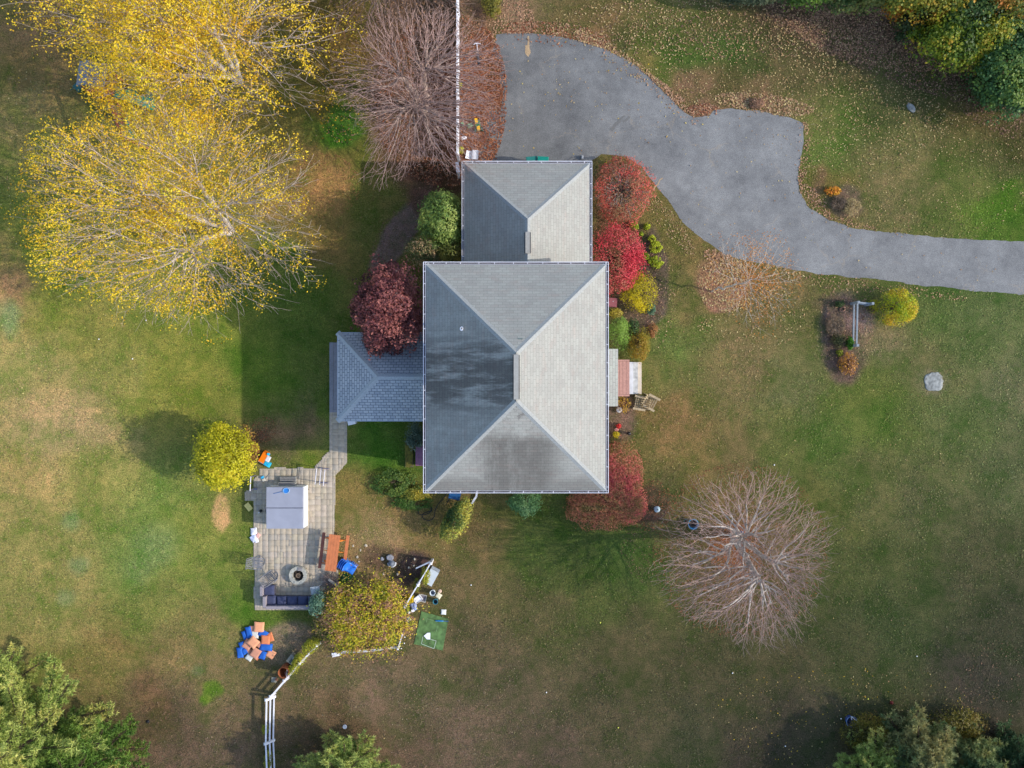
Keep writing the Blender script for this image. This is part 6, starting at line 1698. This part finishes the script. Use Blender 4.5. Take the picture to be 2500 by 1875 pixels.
shrub('euonymus', 'green shrub with yellow lower side at the south wall by the downspout', 'shrub', 1115, 1268, 29, 56, 1.8, 4800, .095, [(48, 74, 30), (92, 112, 44), (170, 170, 72), (204, 186, 70)], 481, rz=math.radians(-30), bias=lambda P, rad: .35 * P[:, 0] / rad[0] - .25 * P[:, 1] / rad[1])
shrub('viburnum', 'leafy mid-green shrub under the middle of the south gutter', 'shrub', 1282, 1226, 40, 32, 1.4, 3800, .11, [(52, 92, 44), (96, 138, 80), (132, 164, 108)], 483, wid=.4)
shrub('weeds', 'patch of green weeds at the south-west house corner', 'plant', 962, 1178, 62, 34, .45, 4500, .085, [(62, 96, 34), (96, 124, 50), (140, 150, 60)], 485, lobes=.2, lump=1.2, thin=lambda P, s_: np.clip((fbm(P * 3.0, s_) - .40) * 6, 0, 1), stems=10)
shrub('weeds', 'yellowing weeds under the south-west gutter corner', 'plant', 1020, 1204, 44, 18, .4, 2600, .085, [(80, 104, 36), (150, 146, 50), (196, 170, 50)], 487, lobes=.2, lump=1.2, thin=lambda P, s_: np.clip((fbm(P * 3.0, s_) - .40) * 6, 0, 1), stems=10)
shrub('weeds', 'low green weeds next to the coiled hose', 'plant', 1005, 1228, 54, 18, .3, 2400, .08, [(50, 84, 26), (80, 116, 36), (104, 130, 60)], 489, lobes=.2, lump=1.2, thin=lambda P, s_: np.clip((fbm(P * 3.0, s_) - .40) * 6, 0, 1), stems=10)
shrub('lavender', 'grey-green bush above the mossy planter box', 'shrub', 1013, 1064, 22, 34, 1.3, 2400, .09, [(56, 78, 66), (96, 116, 98), (140, 156, 134)], 491, wid=.35)
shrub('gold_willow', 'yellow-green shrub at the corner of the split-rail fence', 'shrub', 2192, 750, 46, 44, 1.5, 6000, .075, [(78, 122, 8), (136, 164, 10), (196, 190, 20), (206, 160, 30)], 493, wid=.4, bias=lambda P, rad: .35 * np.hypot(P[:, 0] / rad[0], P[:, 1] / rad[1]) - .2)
shrub('barberry', 'sparse yellow-green sprig left of the fence-corner shrub', 'plant', 2131, 748, 13, 16, .6, 500, .08, [(120, 130, 20), (170, 160, 30)], 495)
shrub('iris', 'bright green leaf clump against the split-rail fence', 'plant', 2074, 838, 8, 16, .6, 900, .08, [(56, 110, 16), (96, 150, 20)], 497)
shrub('iris', 'lime leaf clump below the split-rail fence', 'plant', 2050, 862, 8, 8, .35, 400, .08, [(110, 130, 30), (150, 150, 40)], 498)
shrub('yellow_perennial', 'rust-brown plant with orange-yellow leaves at the foot of the island bed', 'plant', 2070, 888, 22, 26, .6, 900, .09, [(150, 104, 76), (150, 106, 70), (214, 150, 26), (226, 170, 30)], 499, stems=60, stemcol=(150, 110, 90))
shrub('dry_perennial', 'grey-brown withered plant left of the split-rail fence', 'plant', 2040, 792, 22, 30, .6, 1500, .09, [(96, 88, 70), (140, 120, 92), (160, 130, 104)], 501, wid=.25, stems=60, stemcol=(150, 136, 120))
shrub('dry_perennial', 'olive withered plant at the bend of the island bed', 'plant', 2046, 830, 18, 20, .5, 900, .08, [(76, 84, 44), (120, 112, 60)], 503, wid=.3)
shrub('dry_perennial', 'small green plant left of the terracotta pot rim', 'plant', 2050, 742, 12, 8, .35, 400, .07, [(50, 74, 36), (76, 96, 46)], 504)
shrub('yellow_perennial', 'orange and yellow plant in the bed north of the driveway', 'plant', 2033, 466, 20, 11, .4, 700, .09, [(200, 96, 40), (216, 130, 40), (214, 180, 40)], 505)
shrub('dry_grass', 'straw-coloured ornamental grass in the bed north of the driveway', 'grass', 2078, 505, 22, 22, .6, 1100, .16, [(120, 100, 74), (166, 146, 104), (186, 166, 110)], 507, wid=.1, stems=80, stemcol=(176, 154, 116))
shrub('dry_grass', 'grey-brown grass beside the orange plant north of the driveway', 'grass', 2048, 496, 22, 16, .5, 800, .16, [(90, 76, 64), (130, 110, 90), (150, 128, 100)], 509, wid=.1, stems=60, stemcol=(150, 130, 104))
THK = [(46, 46, 18), (86, 84, 22), (126, 116, 28), (120, 92, 34)]
shrub('bramble', 'dark olive thicket left of the lower right pines', 'thicket', 2112, 1785, 62, 44, 1.1, 5000, .085, THK, 511, lump=.8)
shrub('bramble', 'olive-gold thicket between the lower right pines', 'thicket', 2330, 1772, 78, 46, 1.2, 6000, .085, THK, 513, lump=.8)
shrub('bramble', 'brown-black thicket at the right of the lower right pines', 'thicket', 2425, 1835, 46, 60, .9, 3000, .085, [(40, 34, 24), (62, 52, 32), (84, 76, 34)], 515, lump=.8)
shrub('leaf_mound', 'brown clump of withered leaves at the north edge of the driveway', 'plant', 1848, 252, 17, 14, .35, 900, .09, [(120, 92, 76), (176, 134, 108), (150, 116, 90)], 517)
shrub('yellow_weed', 'bright yellow weed by the fence and folded table', 'plant', 1126, 366, 6, 9, .35, 260, .08, [(180, 170, 20), (214, 204, 40)], 519)
shrub('yellow_weed', 'yellow-green weed poking through the board fence', 'plant', 1124, 207, 5, 7, .4, 200, .08, [(170, 166, 30), (204, 196, 50)], 521)
shrub('young_shrub', 'yellow-green shrub at the top edge between fence and driveway', 'shrub', 1200, 8, 24, 34, .9, 2000, .09, [(86, 90, 30), (134, 126, 40), (160, 140, 60)], 523)

# ------------------------------------------------------------------ fallen leaves
def litter():
    P, C, Z = [], [], []
    drv = [(p[0], p[1]) for p in DRV]
    def inside_np(x, y, poly):
        c = np.zeros(len(x), dtype=bool); n = len(poly); j = n - 1
        for i in range(n):
            xi, yi = poly[i]; xj, yj = poly[j]
            m_ = ((yi > y) != (yj > y)) & (x < (xj - xi) * (y - yi) / (yj - yi + 1e-12) + xi)
            c ^= m_; j = i
        return c
    def blob(x, y, rx, ry, a, n, cols, s, hard=1.5, drive=.07, clump=.75):
        q = rng.normal(0, .5, (n, 2)) if hard < 1 else (unit(rng.normal(0, 1, (n, 2))) * np.sqrt(rng.random(n))[:, None])
        ca, sa = math.cos(math.radians(a)), math.sin(math.radians(a))
        X = x + (q[:, 0] * rx) * ca - (q[:, 1] * ry) * sa; Y = y + (q[:, 0] * rx) * sa + (q[:, 1] * ry) * ca
        k = rng.random(n) < 1 - clump + clump * 2 * np.clip(fbm(np.c_[X * .03, Y * .03, X * 0], 61) - .22, 0, 1)
        d = inside_np(X, Y, drv); k &= (~d) | (rng.random(n) < drive)
        X, Y = X[k], Y[k]
        t_ = rng.random(len(X))
        P.append(np.c_[(X * 1.130198 - 1250) * S, (937.5 - Y * 1.130198) * S, rng.uniform(.014, .045, len(X))])
        C.append(palette(cols, t_)); Z.append(s * rng.uniform(.45, 1.45, len(X)))
    TAN = [(150, 112, 80), (186, 150, 108), (206, 180, 122), (214, 196, 140)]; RUST = [(104, 62, 46), (142, 84, 58), (170, 104, 72), (196, 140, 100)]; PINK = [(150, 108, 82), (190, 146, 112), (212, 170, 134)]
    YE = [(190, 140, 30), (226, 190, 50), (214, 200, 110)]; BR = [(96, 72, 58), (130, 100, 80), (170, 136, 108)]
    blob(1620, 170, 460, 190, 8, 8500, TAN, .07); blob(1900, 330, 330, 190, 15, 3200, TAN, .062); blob(1950, 110, 330, 70, 20, 9000, BR, .09); blob(1600, 60, 420, 70, 0, 4500, BR + TAN, .085)
    blob(2150, 230, 130, 50, 30, 1800, BR, .08); blob(1880, 80, 190, 60, 15, 5000, PINK, .08)
    blob(960, 215, 150, 190, 0, 17000, RUST + BR, .085, drive=.0); blob(1040, 210, 56, 150, 0, 6500, RUST, .085, drive=.75, clump=.3); blob(1035, 330, 40, 40, 0, 1500, RUST, .08, drive=.5); blob(920, 60, 130, 80, 0, 5000, BR, .085)
    blob(1105, 50, 50, 60, 0, 1600, PINK, .08); blob(1200, 75, 120, 26, 6, 2200, PINK + RUST, .085, drive=.1); blob(1330, 125, 110, 20, 33, 2200, PINK + TAN, .085, drive=.1); blob(1450, 215, 80, 18, 42, 1300, PINK, .085, drive=.1); blob(1520, 238, 36, 14, 0, 700, PINK + RUST, .085, drive=.1)
    blob(1650, 225, 110, 22, 7, 1900, PINK + TAN, .085, drive=.08); blob(1733, 330, 16, 70, 4, 700, PINK, .08); blob(1760, 440, 22, 50, -35, 700, PINK, .08); blob(1840, 485, 60, 10, 12, 300, PINK, .07)
    blob(1565, 615, 58, 60, 0, 2600, PINK + TAN, .085, drive=.1); blob(1620, 610, 70, 60, 0, 1100, [(190, 120, 50), (206, 150, 80), (220, 190, 120)], .08, drive=.1); blob(1620, 680, 120, 80, 0, 500, TAN, .08); blob(1550, 550, 30, 16, 0, 500, PINK, .085)
    blob(1600, 1190, 190, 190, 0, 7500, [(110, 70, 52), (150, 94, 66), (170, 108, 76)], .055, clump=.35); blob(1590, 1190, 60, 60, 0, 2500, [(160, 92, 50), (190, 110, 60)], .06); blob(1400, 1090, 56, 56, 0, 900, RUST, .06); blob(1430, 1180, 90, 90, 0, 1800, BR, .05)
    blob(1300, 230, 230, 160, 0, 160, TAN + YE, .07, drive=1, clump=.2); blob(1700, 420, 240, 130, 0, 110, TAN, .07, drive=1, clump=.2); blob(2000, 560, 220, 50, 6, 60, TAN, .07, drive=1)
    blob(1830, 690, 60, 110, 0, 900, PINK + BR, .07); blob(1400, 640, 60, 120, 0, 700, PINK + TAN, .065); blob(1445, 480, 20, 90, -38, 500, TAN + PINK, .065); blob(1800, 610, 300, 14, 7, 700, PINK + TAN, .075)
    blob(1800, 850, 420, 300, 0, 260, TAN, .06); blob(1500, 1350, 600, 300, 0, 350, BR + TAN, .05); blob(1850, 1550, 340, 110, 0, 700, TAN + YE, .06); blob(2150, 1500, 80, 120, 0, 400, BR, .06)
    blob(650, 1160, 50, 140, 0, 60, BR + TAN, .06, clump=.2)
    blob(350, 350, 360, 380, 0, 1800, YE + TAN, .08); blob(700, 400, 80, 70, 0, 1500, [(150, 104, 66), (186, 138, 92)], .06); blob(740, 150, 70, 160, 0, 1600, BR + YE, .075)
    blob(560, 930, 40, 30, -20, 300, RUST, .06); blob(870, 490, 40, 110, 35, 900, BR, .06); blob(1340, 880, 40, 90, 0, 500, BR, .06); blob(840, 1180, 120, 60, 0, 500, TAN, .06); blob(850, 1400, 200, 200, 0, 350, TAN, .055); blob(750, 1500, 420, 170, 0, 700, [(150, 130, 108), (176, 156, 130)], .055)
    P_ = np.vstack(P); C_ = np.vstack(C); Z_ = np.hstack(Z)
    v, f = leaf_mesh(P_, np.tile((0, 0, 1.0), (len(P_), 1)), Z_, .62, .28)
    v[:, 2] = np.maximum(v[:, 2], .012)
    o = mesh_np('fallen_leaves', v, f, DEAD, col=np.repeat(C_ / LGAIN * .78, 4, 0))
    o['kind'] = 'stuff'; o['label'] = 'fallen autumn leaves strewn over lawn and driveway edges'
litter()

# ------------------------------------------------------------------ tufts of grass standing out of the turf
def tufts(n=170000):
    X = rng.uniform(-27, 27, n); Y = rng.uniform(-20.5, 20.5, n)
    px = X / S + 1250; py = 937.5 - Y / S
    k = np.ones(n, dtype=bool)
    def cut(poly):
        q = np.array(poly, dtype=float); c = np.zeros(n, dtype=bool); j = len(q) - 1
        for i in range(len(q)):
            xi, yi = q[i]; xj, yj = q[j]
            c ^= ((yi > py) != (yj > py)) & (px < (xj - xi) * (py - yi) / (yj - yi + 1e-12) + xi); j = i
        return ~c
    k &= cut([(a * 1.130198, b_ * 1.130198) for a, b_ in DRV]) & cut(PAT)
    k &= ~((X > q0) & (X < q1) & (Y > 0) & (Y < qn)) & ~((X > wx0) & (X < wx1) & (Y > wy0) & (Y < wy1)) & ~((X > sx0) & (X < 0) & (Y > sy0) & (Y < sy1))
    k &= cut([(1008, 1490), (1098, 1508), (1084, 1592), (1008, 1574)])
    k &= fbm(np.c_[X * .9, Y * .9, X * 0], 91, 4) > .42
    X, Y = X[k], Y[k]; m = len(X)
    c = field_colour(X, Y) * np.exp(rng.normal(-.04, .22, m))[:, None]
    c = c * (1 + rng.normal(0, .06, (m, 3)))
    a = rng.uniform(0, 2 * PI, m); L_ = rng.uniform(.045, .11, m); w = rng.uniform(.018, .04, m); h = rng.uniform(.012, .05, m)
    d = np.c_[np.cos(a), np.sin(a), np.zeros(m)]; sd = np.c_[-np.sin(a), np.cos(a), np.zeros(m)]
    O = np.c_[X, Y, np.full(m, .004)]
    v = np.empty((m, 3, 3))
    v[:, 0] = O - sd * w[:, None]; v[:, 1] = O + sd * w[:, None]; v[:, 2] = O + d * L_[:, None]; v[:, 2, 2] += h
    o = mesh_np('grass_tufts', v.reshape(-1, 3), np.arange(m * 3).reshape(m, 3), DEAD, col=np.repeat(np.clip(c, .004, .8), 3, 0))
    o['kind'] = 'stuff'; o['label'] = 'short tufts of grass across the lawn'
tufts()
